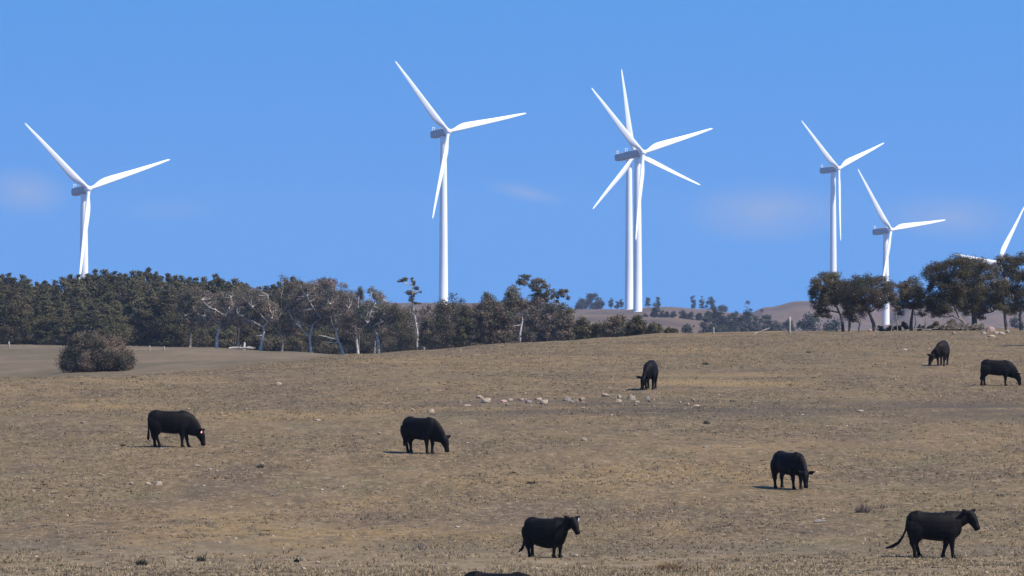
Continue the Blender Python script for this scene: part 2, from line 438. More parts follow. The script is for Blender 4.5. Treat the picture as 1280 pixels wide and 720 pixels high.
TUR = [
 ((110.8, 236.4), 121.5, 33, 139.2, 'white wind turbine rising behind the dark pine forest on the far left'),
 ((560.5, 164.6), 116.6, 33.5, 133.0, 'tall white wind turbine standing alone left of the overlapping pair'),
 ((804, 191.0), 114.5, 38, 137.2, 'front turbine of the overlapping pair, tower base lower on the brown hill'),
 ((793.4, 193.8), 108.9, 41.2, 101.0, 'rear turbine of the overlapping pair, one blade pointing nearly straight up'),
 ((1048.3, 210.8), 92.8, 47.2, 142.3, 'white wind turbine with a blade hanging down beside its tower, above the ridge trees'),
 ((1113.9, 287.5), 95.5, 43, 128.9, 'lower white turbine whose tower foot shows between the ridge tree trunks'),
 ((1248.6, 328.3), 89.3, 44.9, 175.2, 'turbine mostly hidden behind the rounded ridge trees, only blades showing'),
]
TILT = R(5); CONE = R(3)
for (hp, Lp, yaw, ph, lab) in TUR:
    D = F * 47.0 / Lp
    psi = R(yaw)
    a = Vector((math.sin(psi), -math.cos(psi), 0)); zv = Vector((0, 0, 1))
    hub = pt(hp[0], hp[1], D)
    ap = a * math.cos(TILT) + zv * math.sin(TILT)
    top = hub - ap * 4.6
    base = Vector((top.x, top.y, 0)); base.z = gz(base.x, base.y) - .2
    rt = thing('wind_turbine', base, lab, 'wind turbine', TG)
    Ht = top.z - 2.0 - base.z
    q = Quads(); q.tube([(0, 0, 0), (0, 0, .4), (0, 0, Ht * .33), (0, 0, Ht * .66), (0, 0, Ht - .3), (0, 0, Ht + .3)], [2.45, 2.35, 2.12, 1.85, 1.55, 1.55], 36)
    obj('tower', q.mesh('tower'), M['turbine'], rt)
    Rz = Matrix.Rotation(psi, 4, 'Z') @ Matrix.Rotation(-TILT, 4, 'X')   # local -Y is the rotor axis
    off = Vector((0, 0, top.z - base.z))
    n_ = obj('nacelle', NACELLE, M['nacelle'], rt); n_.matrix_local = Matrix.Translation(off) @ Rz
    s_ = obj('wind_sensor_mast', MASTM, M['turbine'], n_)
    h_ = obj('hub', HUBM, M['turbine'], rt); h_.matrix_local = Matrix.Translation(off) @ Rz
    for k in range(3):
        th = R(ph) + k * 2 * math.pi / 3
        # blade +Z along its span; chord +X clockwise side as seen from the front
        Bm = Matrix.Translation(off) @ Rz @ Matrix.Translation(Vector((0, -4.6, 0))) @ Matrix.Rotation(math.pi / 2 - th, 4, 'Y') @ Matrix.Rotation(CONE, 4, 'X')
        b_ = obj('blade', BLADE, M['turbine'], rt); b_.matrix_local = Bm

# ------------------------------------------------------------------ trees
def crown_pts(clumps, n, r):
    n = int(n * 2.0)
    """clumps: (x,y,z,rx,ry,rz). Leaves spread through each clump, denser towards its skin."""
    C = np.array(clumps, float); vol = (C[:, 3] * C[:, 4] * C[:, 5]) ** (2 / 3); k = r.choice(len(C), n, p=vol / vol.sum())
    d = r.normal(size=(n, 3)); d /= np.linalg.norm(d, axis=1, keepdims=True)
    rad = r.random(n) ** .45 * r.uniform(.75, 1.3, n) * np.where(r.random(n) < .08, 1.25, 1)
    ctr = C[:, :3].mean(0); ow = C[k, :3] + d * rad[:, None] * C[k, 3:6] - ctr
    ow /= np.linalg.norm(ow, axis=1, keepdims=True) + 1e-6
    return C[k, :3] + d * rad[:, None] * C[k, 3:6], d * .8 + ow * .35
def bend(a, b, r, k=.12, n=5):
    a = Vector(a); b = Vector(b); L_ = (b - a).length; o = []
    w = Vector(r.normal(size=3)) * L_ * k; w.z = abs(w.z) * -.6
    for i in range(n + 1):
        u = i / n; o.append(a.lerp(b, u) + w * math.sin(math.pi * u) + Vector(r.normal(size=3)) * L_ * .02 * (0 < i < n))
    return o
def skeleton(q, r, trunk, tr, limbs, clumps, lr=.5, twigs=True):
    """trunk: points; limbs: list of (start fraction index, end point)."""
    n = len(trunk); q.tube(trunk, [tr * (1 - .55 * i / (n - 1)) for i in range(n)], 8)
    nodes = [Vector(p) for p in trunk[n // 2:]]
    for e in limbs:
        e = Vector(e); s = min(nodes[:n], key=lambda p: (p - e).length + max(0, p.z - e.z + .3) * 3)
        P = bend(s, e, r, .09); q.tube(P, [tr * lr * (1 - .7 * i / (len(P) - 1)) for i in range(len(P))], 6)
        nodes += P[2:]
    if twigs:
        for c_ in clumps[::3 if len(clumps) > 90 else 1]:
            e = Vector(c_[:3]); s = min(nodes, key=lambda p: (p - e).length)
            if (e - s).length > .05:
                P = bend(s, e, r, .1, 3); q.tube(P, [max(tr * .2 * (1 - .25 * i), .012) for i in range(len(P))], 4)
            for j in range(3):
                d = Vector(r.normal(size=3)); d.normalize(); d.z = abs(d.z)
                e2 = e + Vector((d.x * c_[3], d.y * c_[4], d.z * c_[5])) * .9
                q.tube([e, e.lerp(e2, .5) + Vector(r.normal(size=3)) * .05, e2], [max(tr * .09, .012), max(tr * .06, .01), .008], 3, False)
def pine_parts(seed, H=12., Wd=4.2, n=13500):
    r = np.random.default_rng(seed); cl = []
    tiers = 18
    for k in range(tiers):
        f = k / (tiers - 1); z = H * (.08 + .86 * f); tr_ = Wd / 2 * ((1 - f ** 2.2) ** .8 * .9 + .12) * r.uniform(.8, 1.15)
        m_ = max(3, int(8 * (1 - f) + 3))
        a0 = r.uniform(0, 6)
        for j in range(m_):
            a = a0 + j * 6.283 / m_ + r.uniform(-.4, .4); d = tr_ * r.uniform(.4, .8)
            s = (.26 * tr_ + .28) * r.uniform(.6, 1.35)
            cl.append((math.cos(a) * d, math.sin(a) * d, z + r.uniform(-.3, .3), s, s, s * .72))
    cl.append((r.uniform(-.3, .3), 0, H * .93, .4, .4, .5)); cl.append((.25, .1, H * .88, .7, .7, .6)); cl.append((-.35, -.1, H * .84, .8, .8, .7))
    q = Quads(); q.tube([(0, 0, -.3), (0, 0, H * .3), (.05, 0, H * .6), (0, 0, H * .95)], [.24, .18, .11, .03], 7)
    return q.mesh('trunk'), leaf_mesh('crown', crown_pts(cl, n, r), .27, r)
def dome_clumps(r, H, Wd, zlo, n, rel=.26, flat=.75, hollow=.35):
    cl = []
    while len(cl) < n:
        x, y = r.uniform(-1, 1, 2); z = r.uniform(0, 1)
        d = math.sqrt(x * x + y * y + (z * .95) ** 2)
        if d > 1 or d < hollow: continue
        s = Wd * rel * r.uniform(.55, 1.1) * .5
        cl.append((x * (Wd / 2 - s * .7), y * (Wd / 2 - s * .7), zlo + z * (H - zlo - s * flat), s, s, s * flat))
    return cl
def tree(name, cat, base, H, Wd, seed, lab, group, leaf='gum', bark='white_bark', zlo=.35, n=3200, ls=.22, ncl=34, lean=0., fork=.3, tr=None, limbs=5, rel=.3, path=None, flat=.75, hollow=.35):
    r = np.random.default_rng(seed)
    cl = dome_clumps(r, H, Wd, H * zlo, ncl, rel, flat, hollow)
    tr = tr or H * .022
    if path: trunk = path
    else:
        trunk = [(0, 0, -.25)]; x = y = 0.
        for i in range(1, 6):
            x += lean * H * fork / 5 + r.normal() * .04 * H * fork; y += r.normal() * .03 * H * fork
            trunk.append((x, y, H * fork * i / 5))
    ends = []
    for i in range(limbs):
        a = 6.283 * i / limbs + r.uniform(-.5, .5)
        ends.append((math.cos(a) * Wd * r.uniform(.18, .36) + trunk[-1][0], math.sin(a) * Wd * r.uniform(.1, .3), H * r.uniform(.55, .85)))
    q = Quads(); skeleton(q, r, trunk, tr, ends, cl)
    rt = thing(name, base, lab, cat, group)
    obj('trunk', q.mesh('trunk'), M[bark], rt)
    obj('crown', leaf_mesh('crown', crown_pts(cl, int(n * 1.4), r), ls * .7, r), M[leaf], rt)
    return rt
def tree_px(name, cat, trunk_px, D, clumps_px, seed, lab, group, limbs_px=(), leaf='olive', bark='dark_bark', n=3000, ls=.2, tr=.14, lr=.5, depth=1.0):
    """clumps and trunk measured in the photograph, given real depth around the trunk."""
    r = np.random.default_rng(seed); k = D / F
    x0, y0 = trunk_px[0]
    bx = pt(x0, y0, D).x
    bz = gz(bx, D); zr = pt(x0, y0, D).z
    base = Vector((bx, D, bz))
    def loc(px, py, dy=0.): return ((px - x0) * k, dy, (y0 - py) * k + (zr - bz))
    if name == 'ridge_tree':
        ylow = sorted(c_[1] for c_ in clumps_px)[len(clumps_px) // 2]
        clumps_px = list(clumps_px) + [(c_[0] + r.normal() * 3, c_[1] + r.uniform(4, 9), c_[2] * .8, c_[3] * .8) for c_ in clumps_px if c_[1] >= ylow]
    gs = 1.42 if n > 2500 and name == 'ridge_tree' else 1.1
    clumps_px = [(c_[0], c_[1], c_[2] * gs, c_[3] * gs) for c_ in clumps_px]
    xs = [c_[0] for c_ in clumps_px]; halfw = (max(xs) - min(xs)) / 2 * k + .4
    cl = []
    for c_ in clumps_px:
        px, py, rx, rz = c_[:4]
        m_ = max(1, int(1 + depth * 2.6))
        for j in range(m_):
            dy = r.uniform(-.3 if name == 'gum_tree' and n > 2600 else -1, 1) * halfw * .8 * depth
            big = n > 2500
            o0 = loc(px + r.normal() * (1.8 if big else .5), py + r.normal() * (1.8 if big else .5), dy)
            for q_ in range(3):
                d_ = r.normal(size=3) * (.36 if big else .5)
                cl.append((o0[0] + d_[0] * rx * k, o0[1] + d_[1] * rx * k, o0[2] + d_[2] * rz * k, rx * k * r.uniform(.5, .95), rx * k * .75, rz * k * r.uniform(.5, .95)))
    trunk = [(0, 0, -.2)] + [loc(px, py, r.normal() * .1) for (px, py) in trunk_px[1:]]
    trunk = [Vector(p_) for p_ in trunk]
    dens = []
    if name == 'ridge_tree': tr *= 1.3
    for i in range(len(trunk) - 1):
        dens += [trunk[i].lerp(trunk[i + 1], u) for u in (0, .33, .66)]
    dens.append(trunk[-1])
    q = Quads(); skeleton(q, r, dens, tr, [loc(px, py, -.5 * abs(r.normal() * .6) - .2 if name == 'gum_tree' else r.normal() * .5) for (px, py) in limbs_px], cl, lr)
    rt = thing(name, base, lab, cat, group)
    obj('trunk', q.mesh('trunk'), M[bark], rt)
    obj('crown', leaf_mesh('crown', crown_pts(cl, int(n * (2.2 if name == 'ridge_tree' else 1.4)), r), ls * .7, r), M[leaf], rt)
    return rt

# --- the pine wood, left
for key in ('pine', 'gum', 'olive', 'purple'):
    t = M[key].node_tree; p = t.nodes['Principled BSDF']
    src = p.inputs['Base Color'].links[0].from_socket
    oi_ = t.nodes.new('ShaderNodeObjectInfo'); hs = t.nodes.new('ShaderNodeHueSaturation'); mr = t.nodes.new('ShaderNodeMapRange')
    mr.inputs[3].default_value = .72; mr.inputs[4].default_value = 1.3
    mr2 = t.nodes.new('ShaderNodeMapRange'); mr2.inputs[3].default_value = .485 if key == 'pine' else .49; mr2.inputs[4].default_value = .51
    wn_ = t.nodes.new('ShaderNodeTexWhiteNoise'); wn_.noise_dimensions = '1D'; t.links.new(oi_.outputs['Random'], wn_.inputs['W'])
    t.links.new(oi_.outputs['Random'], mr.inputs[0]); t.links.new(wn_.outputs['Value'], mr2.inputs[0])
    t.links.new(src, hs.inputs['Color']); t.links.new(mr.outputs[0], hs.inputs['Value']); t.links.new(mr2.outputs[0], hs.inputs['Hue'])
    for l in list(t.links):
        if l.from_socket == src and l.to_node != hs: 
            ts = l.to_socket; t.links.remove(l); t.links.new(hs.outputs[0], ts)
PINES = [pine_parts(100 + i, 12.0, w) for i, w in enumerate((5.2, 6.2, 6.8, 5.6, 6.0))]
for tm, cm in PINES:
    tm.materials.append(M['dark_bark']); cm.materials.append(M['pine'])
SIL = [(-40, 340), (0, 338), (10, 333), (22, 347), (30, 340), (45, 348), (60, 348), (80, 341), (95, 338), (105, 336), (120, 335), (135, 335), (155, 341), (170, 335), (180, 330), (192, 331), (203, 341), (215, 338), (235, 341), (247, 343), (260, 346), (270, 340), (285, 346), (300, 348), (315, 353), (325, 352), (335, 351), (345, 348), (360, 344), (375, 346), (390, 349), (402, 349), (412, 353), (422, 358), (432, 364), (445, 372), (470, 384)]
r_ = np.random.default_rng(55)
pn = 0
def put_pine(px, top, D, lab):
    global pn
    tm, cm = PINES[pn % 5]; pn += 1
    X = (px - 640) / F * D; z = gz(X, D); H = pt(px, top, D).z - z
    if H < 2: return
    rt = thing('pine_tree', (X, D, z), lab, 'pine tree', 'dark pines of the wood behind the pasture', r_.uniform(0, 6.28))
    w = r_.uniform(.85, 1.2) * (.75 + .25 * H / 12)
    rt.scale = (w, w, H / 12.)
    obj('trunk', tm, None, rt); obj('crown', cm, None, rt)
xs, ys = [p_[0] for p_ in SIL], [p_[1] for p_ in SIL]
x = -60.
while x < 455:
    put_pine(x, float(np.interp(x, xs, ys)) + r_.uniform(-2, 5), r_.uniform(985, 1030), 'dark green pine at the back of the wood, its top against the sky')
    x += r_.uniform(6, 11)
x = -70.
while x < 440:
    put_pine(x, float(np.interp(x, xs, ys)) + r_.uniform(10, 24), r_.uniform(950, 975), 'dark green pine in the middle rows of the wood')
    x += r_.uniform(13, 19)
x = -60.
while x < 232:
    put_pine(x, float(np.interp(x, xs, ys)) + r_.uniform(18, 38), r_.uniform(915, 940), 'olive dark pine along the front edge of the wood')
    x += r_.uniform(16, 24)

# --- pale-trunked gums in front of the wood
GG = 'pale-trunked gum trees along the wood edge'
def cl_fill(x0, x1, y0, y1, n, seed, r0=7):
    r = np.random.default_rng(seed); o = []
    for i in range(n):
        a = r.uniform(0, 6.28); d = math.sqrt(r.uniform(.0, 1))
        o.append(((x0 + x1) / 2 + math.cos(a) * d * ((x1 - x0) / 2 - r0 * .6), (y0 + y1) / 2 - math.sin(a) * d * ((y1 - y0) / 2 - r0 * .5), r0 * r.uniform(.6, 1.15), r0 * r.uniform(.5, .85)))
    return o
def gum(trk, D, box, seed, lab, limbs, n=5000, leaf='purple', nc=34, tr=.24, ls=.24, r0=8, bark='white_bark'):
    return tree_px('gum_tree', 'gum tree', trk, D, cl_fill(*box, nc, seed, r0), seed, lab, GG, limbs, leaf, bark, n, ls, tr, .45, 1.0)
gum([(271, 436), (271, 422), (274, 410), (276, 400)], 895, (240, 302, 362, 412), 1, 'gum with a straight pale trunk forking right, leftmost clear trunk at the wood edge', [(286, 386), (281, 392), (268, 398), (252, 375), (243, 385), (289, 372)])
gum([(325, 438), (327, 428), (330, 415), (329, 408)], 893, (294, 352, 358, 412), 2, 'gum with wide candelabra white limbs behind the pale fallen log', [(340, 398), (341, 385), (313, 400), (297, 392), (316, 384), (320, 420), (335, 370)])
gum([(389, 446), (388, 434), (387, 420), (391, 406)], 890, (358, 412, 348, 416), 3, 'gum with thin white trunk bending right near its top, beneath brown canopy', [(402, 397), (380, 418), (376, 410), (395, 385), (384, 370)])
gum([(430, 447), (426, 434), (422, 424), (420, 414)], 888, (396, 448, 355, 415), 4, 'gum with thick white leaning trunk and low pale horizontal branches', [(398, 419), (405, 427), (426, 393), (419, 400), (412, 380), (436, 385)])
gum([(474, 442), (473, 430), (471, 418), (466, 410)], 886, (442, 484, 372, 418), 5, 'gum with a crooked pale trunk and spiky dark top clumps', [(460, 404), (475, 404), (484, 399), (470, 378), (449, 370), (465, 365)], n=4200, leaf='gum')
gum([(352, 444), (353, 430), (350, 412)], 912, (336, 384, 346, 420), 6, 'brown-crowned gum half hidden between the candelabra gum and the bending gum', [(345, 395), (360, 390), (368, 372), (352, 368)], leaf='gum', bark='dark_bark', n=5500)
gum([(237, 434), (238, 420), (240, 405)], 905, (216, 262, 358, 415), 7, 'olive-brown gum at the left end of the pale-trunked gums', [(230, 392), (247, 385), (240, 372)], leaf='gum', n=5000, bark='dark_bark')
gum([(448, 445), (446, 430), (444, 412), (445, 400)], 905, (425, 468, 376, 425), 8, 'slim brown gum between the leaning white trunk and the crooked pale trunk', [(441, 395), (452, 388), (436, 402)], n=4500)
gum([(410, 446), (410, 430), (408, 412)], 930, (378, 442, 345, 400), 9, 'tall purple-brown gum canopy behind the leaning white trunk', [(400, 390), (420, 380), (410, 365), (392, 372)], n=6500, bark='dark_bark')
gum([(296, 440), (297, 425), (299, 410)], 915, (272, 318, 362, 420), 10, 'brown gum between the straight forking trunk and the candelabra gum', [(290, 395), (306, 390), (300, 378)], leaf='gum', n=4800, bark='dark_bark')
tree_px('gum_tree', 'gum tree', [(448, 446), (449, 420), (450, 385), (449, 376)], 915, [(450, 364, 5, 5), (452, 371, 4, 4), (446, 378, 5, 3)], 61, 'thin gum topped by one small dark tuft above the canopy', GG, [(450, 366)], 'gum', 'dark_bark', 500, .26, .1)
tree_px('gum_tree', 'gum tree', [(468, 446), (469, 420), (470, 390), (470, 378)], 917, [(464, 362, 4, 4), (467, 368, 5, 4), (471, 371, 4, 6), (478, 372, 4, 5), (480, 380, 4, 4), (461, 380, 6, 4), (488, 385, 7, 4), (473, 383, 6, 5)], 62, 'gum with three upright dark leaf tufts against the sky', GG, [(466, 364), (478, 374), (460, 380)], 'gum', 'white_bark', 1300, .26, .13)
# lone tall gum
tree_px('gum_tree', 'gum tree', [(522, 444), (521, 428), (522, 420), (520, 405), (517, 388), (515, 372), (516, 356)], 884,
        [(503, 350, 5, 2.5), (508, 349, 3, 2), (516, 349, 3.5, 2.5), (518, 354, 2.5, 4), (515, 362, 5.5, 4.5), (517, 367, 4, 3), (526, 364, 2, 1.5), (513, 374, 4, 2.5), (519, 378, 4, 2), (498, 352, 2, 1.5)], 11,
        'tall thin gum with sparse umbrella tufts, rising alone above the tree line', GG, [(503, 352), (517, 350), (526, 364), (508, 362), (531, 406), (538, 400)], 'gum', 'white_bark', 900, .24, .17, .45, .25)
gum([(530, 444), (530, 434), (528, 424), (532, 410)], 878, (515, 556, 382, 402), 12, 'gum with pale forked limb spreading over a low dry crown beside the tall thin gum', [(539, 402), (545, 395), (524, 405)], n=1200, nc=12, r0=5, tr=.13)

# --- darker mixed trees, centre
DG = 'dark trees and shrubs along the middle tree line'
mid = [
 (497, 446, 880, 40, 64, 'olive', 'dark bushy tree just left of the tall thin gum'),
 (540, 444, 800, 34, 46, 'olive', 'low dark tree right of the tall thin gum'),
 (563, 440, 760, 46, 66, 'gum', 'dense dark tree below the lone turbine tower, its left neighbour low'),
 (585, 438, 740, 34, 52, 'olive', 'lower olive tree between the dense dark tree and the twin rounded trees'),
 (604, 436, 730, 34, 62, 'gum', 'left one of the twin rounded dark trees'),
 (625, 435, 730, 36, 60, 'gum', 'right one of the twin rounded dark trees'),
 (690, 430, 700, 36, 46, 'purple', 'brown shrubby tree right of the flared gum tufts'),
 (708, 428, 690, 32, 42, 'gum', 'dark shrub tree under the small detached leaf tuft'),
 (728, 427, 680, 26, 30, 'olive', 'small olive bush between the shrub tree and the flat dark bushes'),
 (747, 424, 640, 26, 22, 'olive', 'low dark bush, first of the row in front of the brown hill'),
 (771, 423, 620, 36, 33, 'gum', 'widest dark bush of the row below the turbine pair'),
 (797, 421, 610, 28, 26, 'olive', 'rounded bush just right of the turbine pair towers'),
 (817, 419, 600, 22, 16, 'olive', 'small bush at the right of the row of dark bushes'),
 (838, 418, 600, 18, 9, 'olive', 'tiny last bush at the right end of the dark row'),
 (578, 440, 790, 40, 60, 'gum', 'dark tree filling in behind the dense dark tree and the olive tree'),
 (613, 437, 770, 40, 62, 'olive', 'tree rising behind the twin rounded trees'),
 (484, 446, 900, 40, 66, 'purple', 'brown bushy tree right of the crooked pale trunk'),
 (508, 446, 905, 34, 62, 'gum', 'dark bushy tree behind the tall thin gum'),
 (636, 436, 780, 40, 58, 'gum', 'dark tree filling the gap left of the white-stemmed gum'),
 (655, 434, 760, 44, 58, 'purple', 'brown tree below the flared gum tufts'),
 (672, 432, 720, 34, 54, 'purple', 'dry brown tree behind the shrubs right of the white-stemmed gum'),
]
for i, (px, by, D, wpx, hpx, lf, lab) in enumerate(mid):
    X = (px - 640) / F * D; z = gz(X, D); top = by - hpx
    H = (pt(px, top, D).z - z) * (1.16 if hpx > 35 else 1.05)
    tree('bushy_tree', 'tree' if hpx > 35 else 'bush', (X, D, z), H, wpx * D / F * 1.3, 200 + i, lab, DG, lf, 'dark_bark', .05, 5200 if hpx > 35 else 3000, .24, 60, fork=.35, rel=.38, hollow=.1)
tree_px('gum_tree', 'gum tree', [(650, 436), (650, 416), (653, 401), (652, 390)], 745, [(641, 363, 6, 4), (640, 370, 9, 6), (646, 376, 10, 7), (634, 377, 6, 5), (655, 378, 8, 6), (640, 385, 12, 7)], 21, 'gum with rounded dark crown and a short white stem showing', GG, [(641, 370), (660, 382), (640, 388), (634, 408)], 'gum', 'white_bark', 2600, .24, .16)
tree_px('gum_tree', 'gum tree', [(672, 434), (672, 412), (674, 395), (676, 380)], 735, [(652, 352, 5, 3), (657, 347, 5, 3), (654, 355, 3, 2), (667, 355, 6, 3.5), (676, 352, 6, 4), (672, 361, 7, 4), (682, 357, 4, 4), (685, 366, 5, 5), (675, 369, 8, 4), (688, 372, 4, 4), (680, 378, 7, 4), (670, 380, 8, 4)], 22, 'gum with flared dark tufts leaning left against the sky', GG, [(655, 350), (675, 354), (686, 368), (668, 372)], 'gum', 'dark_bark', 2400, .24, .14, .5, .5)
tree_px('gum_tree', 'gum tree', [(692, 434), (694, 412), (696, 395), (698, 380)], 738, [(699, 364, 4.5, 4), (702, 369, 4.5, 4), (697, 374, 3, 2.5), (708, 365, 3, 2.5), (712, 371, 1.5, 1), (695, 384, 6, 3)], 23, 'thin gum carrying one small detached tuft right of the flared gum', GG, [(700, 366), (709, 366)], 'gum', 'dark_bark', 700, .24, .08, .5, .25)

# --- understory along the wood, left of the gums
r_ = np.random.default_rng(77)
for i, px in enumerate([218, 262, 285, 312, 338, 362, 378, 402, 415, 440, 458, 486, 508]):
    D = 925.; X = (px - 640) / F * D; z = gz(X, D)
    tree('understory_shrub', 'shrub', (X, D, z), r_.uniform(3.4, 5.4), r_.uniform(4.5, 6), 300 + i, 'dark low shrub filling the gap beneath the gum crowns', 'dark shrubs under the gums', 'pine' if i % 3 else 'olive', 'dark_bark', .03, 2200, .3, 26, fork=.3, rel=.4, hollow=.1)

# --- round bush on the left meadow
D = 535.; X = (121 - 640) / F * D; z = gz(X, D)
rb = np.random.default_rng(5)
cl = dome_clumps(rb, 3.75, 6.9, .2, 190, .23, .8, .0) + [(x, y, .5, .6, .6, .5) for x, y in zip(rb.uniform(-2.9, 2.9, 22), rb.uniform(-1.5, 1.5, 22))]
q = Quads(); skeleton(q, rb, [(0, 0, -.2), (.1, 0, .2), (.15, 0, .5), (.1, 0, .9)], .13, [(math.cos(a) * 1.9, math.sin(a) * 1.6, 1.9 + math.sin(a * 3) * .5) for a in np.linspace(0, 6, 11)], cl[:50], .55)
rt = thing('rounded_bush', (X, D, pt(121, 467, D).z), 'large rounded purple-brown bush alone on the left meadow', 'bush')
rt.location.z = z
obj('stem', q.mesh('stem'), M['white_bark'], rt)
obj('foliage', leaf_mesh('foliage', crown_pts(cl, 36000, rb), .12, rb), M['purple'], rt)

# --- ridge trees, right
RG = 'olive trees on the right of the ridge'
tree_px('ridge_tree', 'tree', [(1054, 414), (1053, 404), (1051, 394), (1046, 384)], 500, [(1021, 352, 6, 5), (1030, 348, 6, 4), (1040, 347, 7, 4), (1019, 362, 5, 5), (1028, 362, 7, 5), (1038, 358, 7, 6), (1046, 353, 6, 5), (1026, 374, 6, 4), (1022, 384, 5, 4), (1029, 389, 5, 3), (1036, 370, 6, 5), (1018, 371, 3, 3), (1044, 366, 6, 5), (1052, 360, 6, 5)], 31, 'leftmost ridge tree with ragged gappy crown and leaning stem', RG, [(1030, 370), (1022, 360), (1040, 355), (1026, 386)], 'olive', 'dark_bark', 5200, .13, .11, .5)
tree_px('ridge_tree', 'tree', [(1062, 414), (1062, 402), (1063, 392), (1064, 382)], 508, [(1056, 375, 7, 6), (1064, 380, 8, 6), (1058, 388, 6, 4), (1068, 390, 5, 3), (1062, 366, 8, 6)], 32, 'small ridge tree squeezed between the ragged tree and the broad-domed tree', RG, [(1056, 380), (1068, 384)], 'olive', 'dark_bark', 2600, .13, .1, .5)
tree_px('ridge_tree', 'tree', [(1094, 413), (1092, 404), (1088, 395), (1084, 388)], 498, [(1052, 362, 6, 5), (1058, 354, 7, 5), (1068, 350, 8, 4), (1078, 348, 8, 4), (1090, 349, 8, 4), (1100, 351, 8, 4), (1110, 356, 7, 5), (1056, 372, 8, 6), (1066, 364, 10, 7), (1078, 362, 10, 7), (1090, 362, 10, 7), (1102, 364, 9, 6), (1114, 364, 6, 5), (1072, 376, 9, 6), (1086, 376, 8, 6), (1064, 380, 7, 5), (1098, 376, 7, 5), (1110, 374, 5, 4), (1078, 386, 6, 4), (1118, 372, 5, 4)], 33, 'broad-domed ridge tree with brown crown in front of the lower turbine tower', RG, [(1096, 385), (1098, 372), (1070, 372), (1084, 360), (1110, 370), (1062, 378)], 'gum', 'dark_bark', 9000, .13, .13, .6)
tree_px('ridge_tree', 'tree', [(1139, 413), (1139, 404), (1140, 395), (1141, 386)], 502, [(1126, 358, 5, 4), (1134, 354, 5, 3), (1128, 368, 6, 5), (1138, 364, 6, 5), (1148, 362, 6, 4), (1120, 378, 5, 3), (1134, 376, 6, 4), (1146, 374, 6, 5), (1154, 370, 5, 4), (1158, 378, 3, 3), (1126, 384, 4, 2.5), (1150, 383, 4, 3)], 34, 'thin-crowned ridge tree with dark trunk, gap of sky to its right', RG, [(1130, 370), (1150, 368), (1122, 380), (1142, 360)], 'olive', 'dark_bark', 3400, .13, .12, .5)
tree_px('ridge_tree', 'tree', [(1210, 412), (1206, 405), (1200, 398), (1195, 388)], 500, [(1162, 342, 6, 7), (1165, 356, 5, 5), (1172, 333, 7, 6), (1184, 328, 8, 5), (1196, 326, 8, 5), (1206, 328, 7, 5), (1176, 346, 9, 7), (1190, 342, 10, 8), (1204, 340, 9, 7), (1178, 360, 8, 6), (1192, 358, 9, 7), (1170, 372, 8, 6), (1182, 374, 8, 6), (1168, 384, 7, 5), (1178, 388, 7, 4), (1194, 374, 8, 6), (1162, 377, 4, 4)], 35, 'large rounded ridge tree with several leaning limbs at its base', RG, [(1194, 370), (1190, 395), (1178, 372), (1172, 350), (1195, 350), (1205, 345)], 'olive', 'dark_bark', 10500, .13, .12, .6)
tree_px('ridge_tree', 'tree', [(1218, 412), (1218, 400), (1217, 390), (1217, 378)], 505, [(1212, 330, 8, 5), (1222, 330, 8, 5), (1232, 334, 8, 5), (1208, 345, 9, 7), (1222, 345, 10, 7), (1236, 345, 8, 6), (1212, 360, 10, 7), (1228, 360, 10, 7), (1240, 358, 6, 6), (1206, 376, 8, 6), (1220, 376, 9, 6), (1234, 376, 8, 5), (1242, 372, 5, 5), (1230, 388, 5, 3), (1204, 386, 5, 3)], 36, 'dense ridge tree with the thickest dark trunk, right beside the rounded one', RG, [(1208, 365), (1232, 362), (1220, 345), (1240, 390)], 'olive', 'dark_bark', 9000, .13, .2, .5)
tree_px('ridge_tree', 'tree', [(1259, 412), (1257, 402), (1256, 393), (1257, 382)], 510, [(1252, 327, 6, 5), (1262, 323, 7, 4), (1246, 340, 6, 6), (1258, 338, 8, 6), (1268, 334, 6, 5), (1248, 355, 7, 6), (1260, 354, 8, 6), (1246, 370, 7, 6), (1258, 370, 8, 6), (1250, 382, 7, 4), (1264, 382, 6, 4)], 37, 'upright ridge tree standing behind the pink boulders', RG, [(1250, 366), (1264, 362), (1258, 345)], 'olive', 'dark_bark', 6000, .13, .12, .5)
tree_px('ridge_tree', 'tree', [(1277, 413), (1276, 402), (1275, 394), (1277, 384)], 503, [(1272, 328, 7, 5), (1284, 326, 8, 5), (1296, 332, 8, 5), (1270, 345, 7, 6), (1284, 345, 9, 7), (1300, 350, 8, 6), (1270, 362, 7, 6), (1284, 364, 8, 6), (1298, 368, 8, 6), (1272, 380, 6, 5), (1284, 382, 6, 4)], 38, 'ridge tree cut by the right edge of the photo', RG, [(1270, 360), (1288, 360), (1280, 345)], 'olive', 'dark_bark', 6500, .13, .13, .5)
# tree outside the right edge that casts the dark shadow on the slope
tree_px('ridge_tree', 'tree', [(1332, 434), (1331, 420), (1330, 405)], 402, [(1314, 384, 16, 10), (1328, 366, 18, 11), (1350, 380, 18, 12), (1322, 356, 14, 10), (1345, 360, 14, 10), (1333, 392, 18, 9)], 39, 'tree just beyond the right edge, shading the slope', RG, [(1320, 385), (1345, 382)], 'olive', 'dark_bark', 5200, .16, .14, .5)
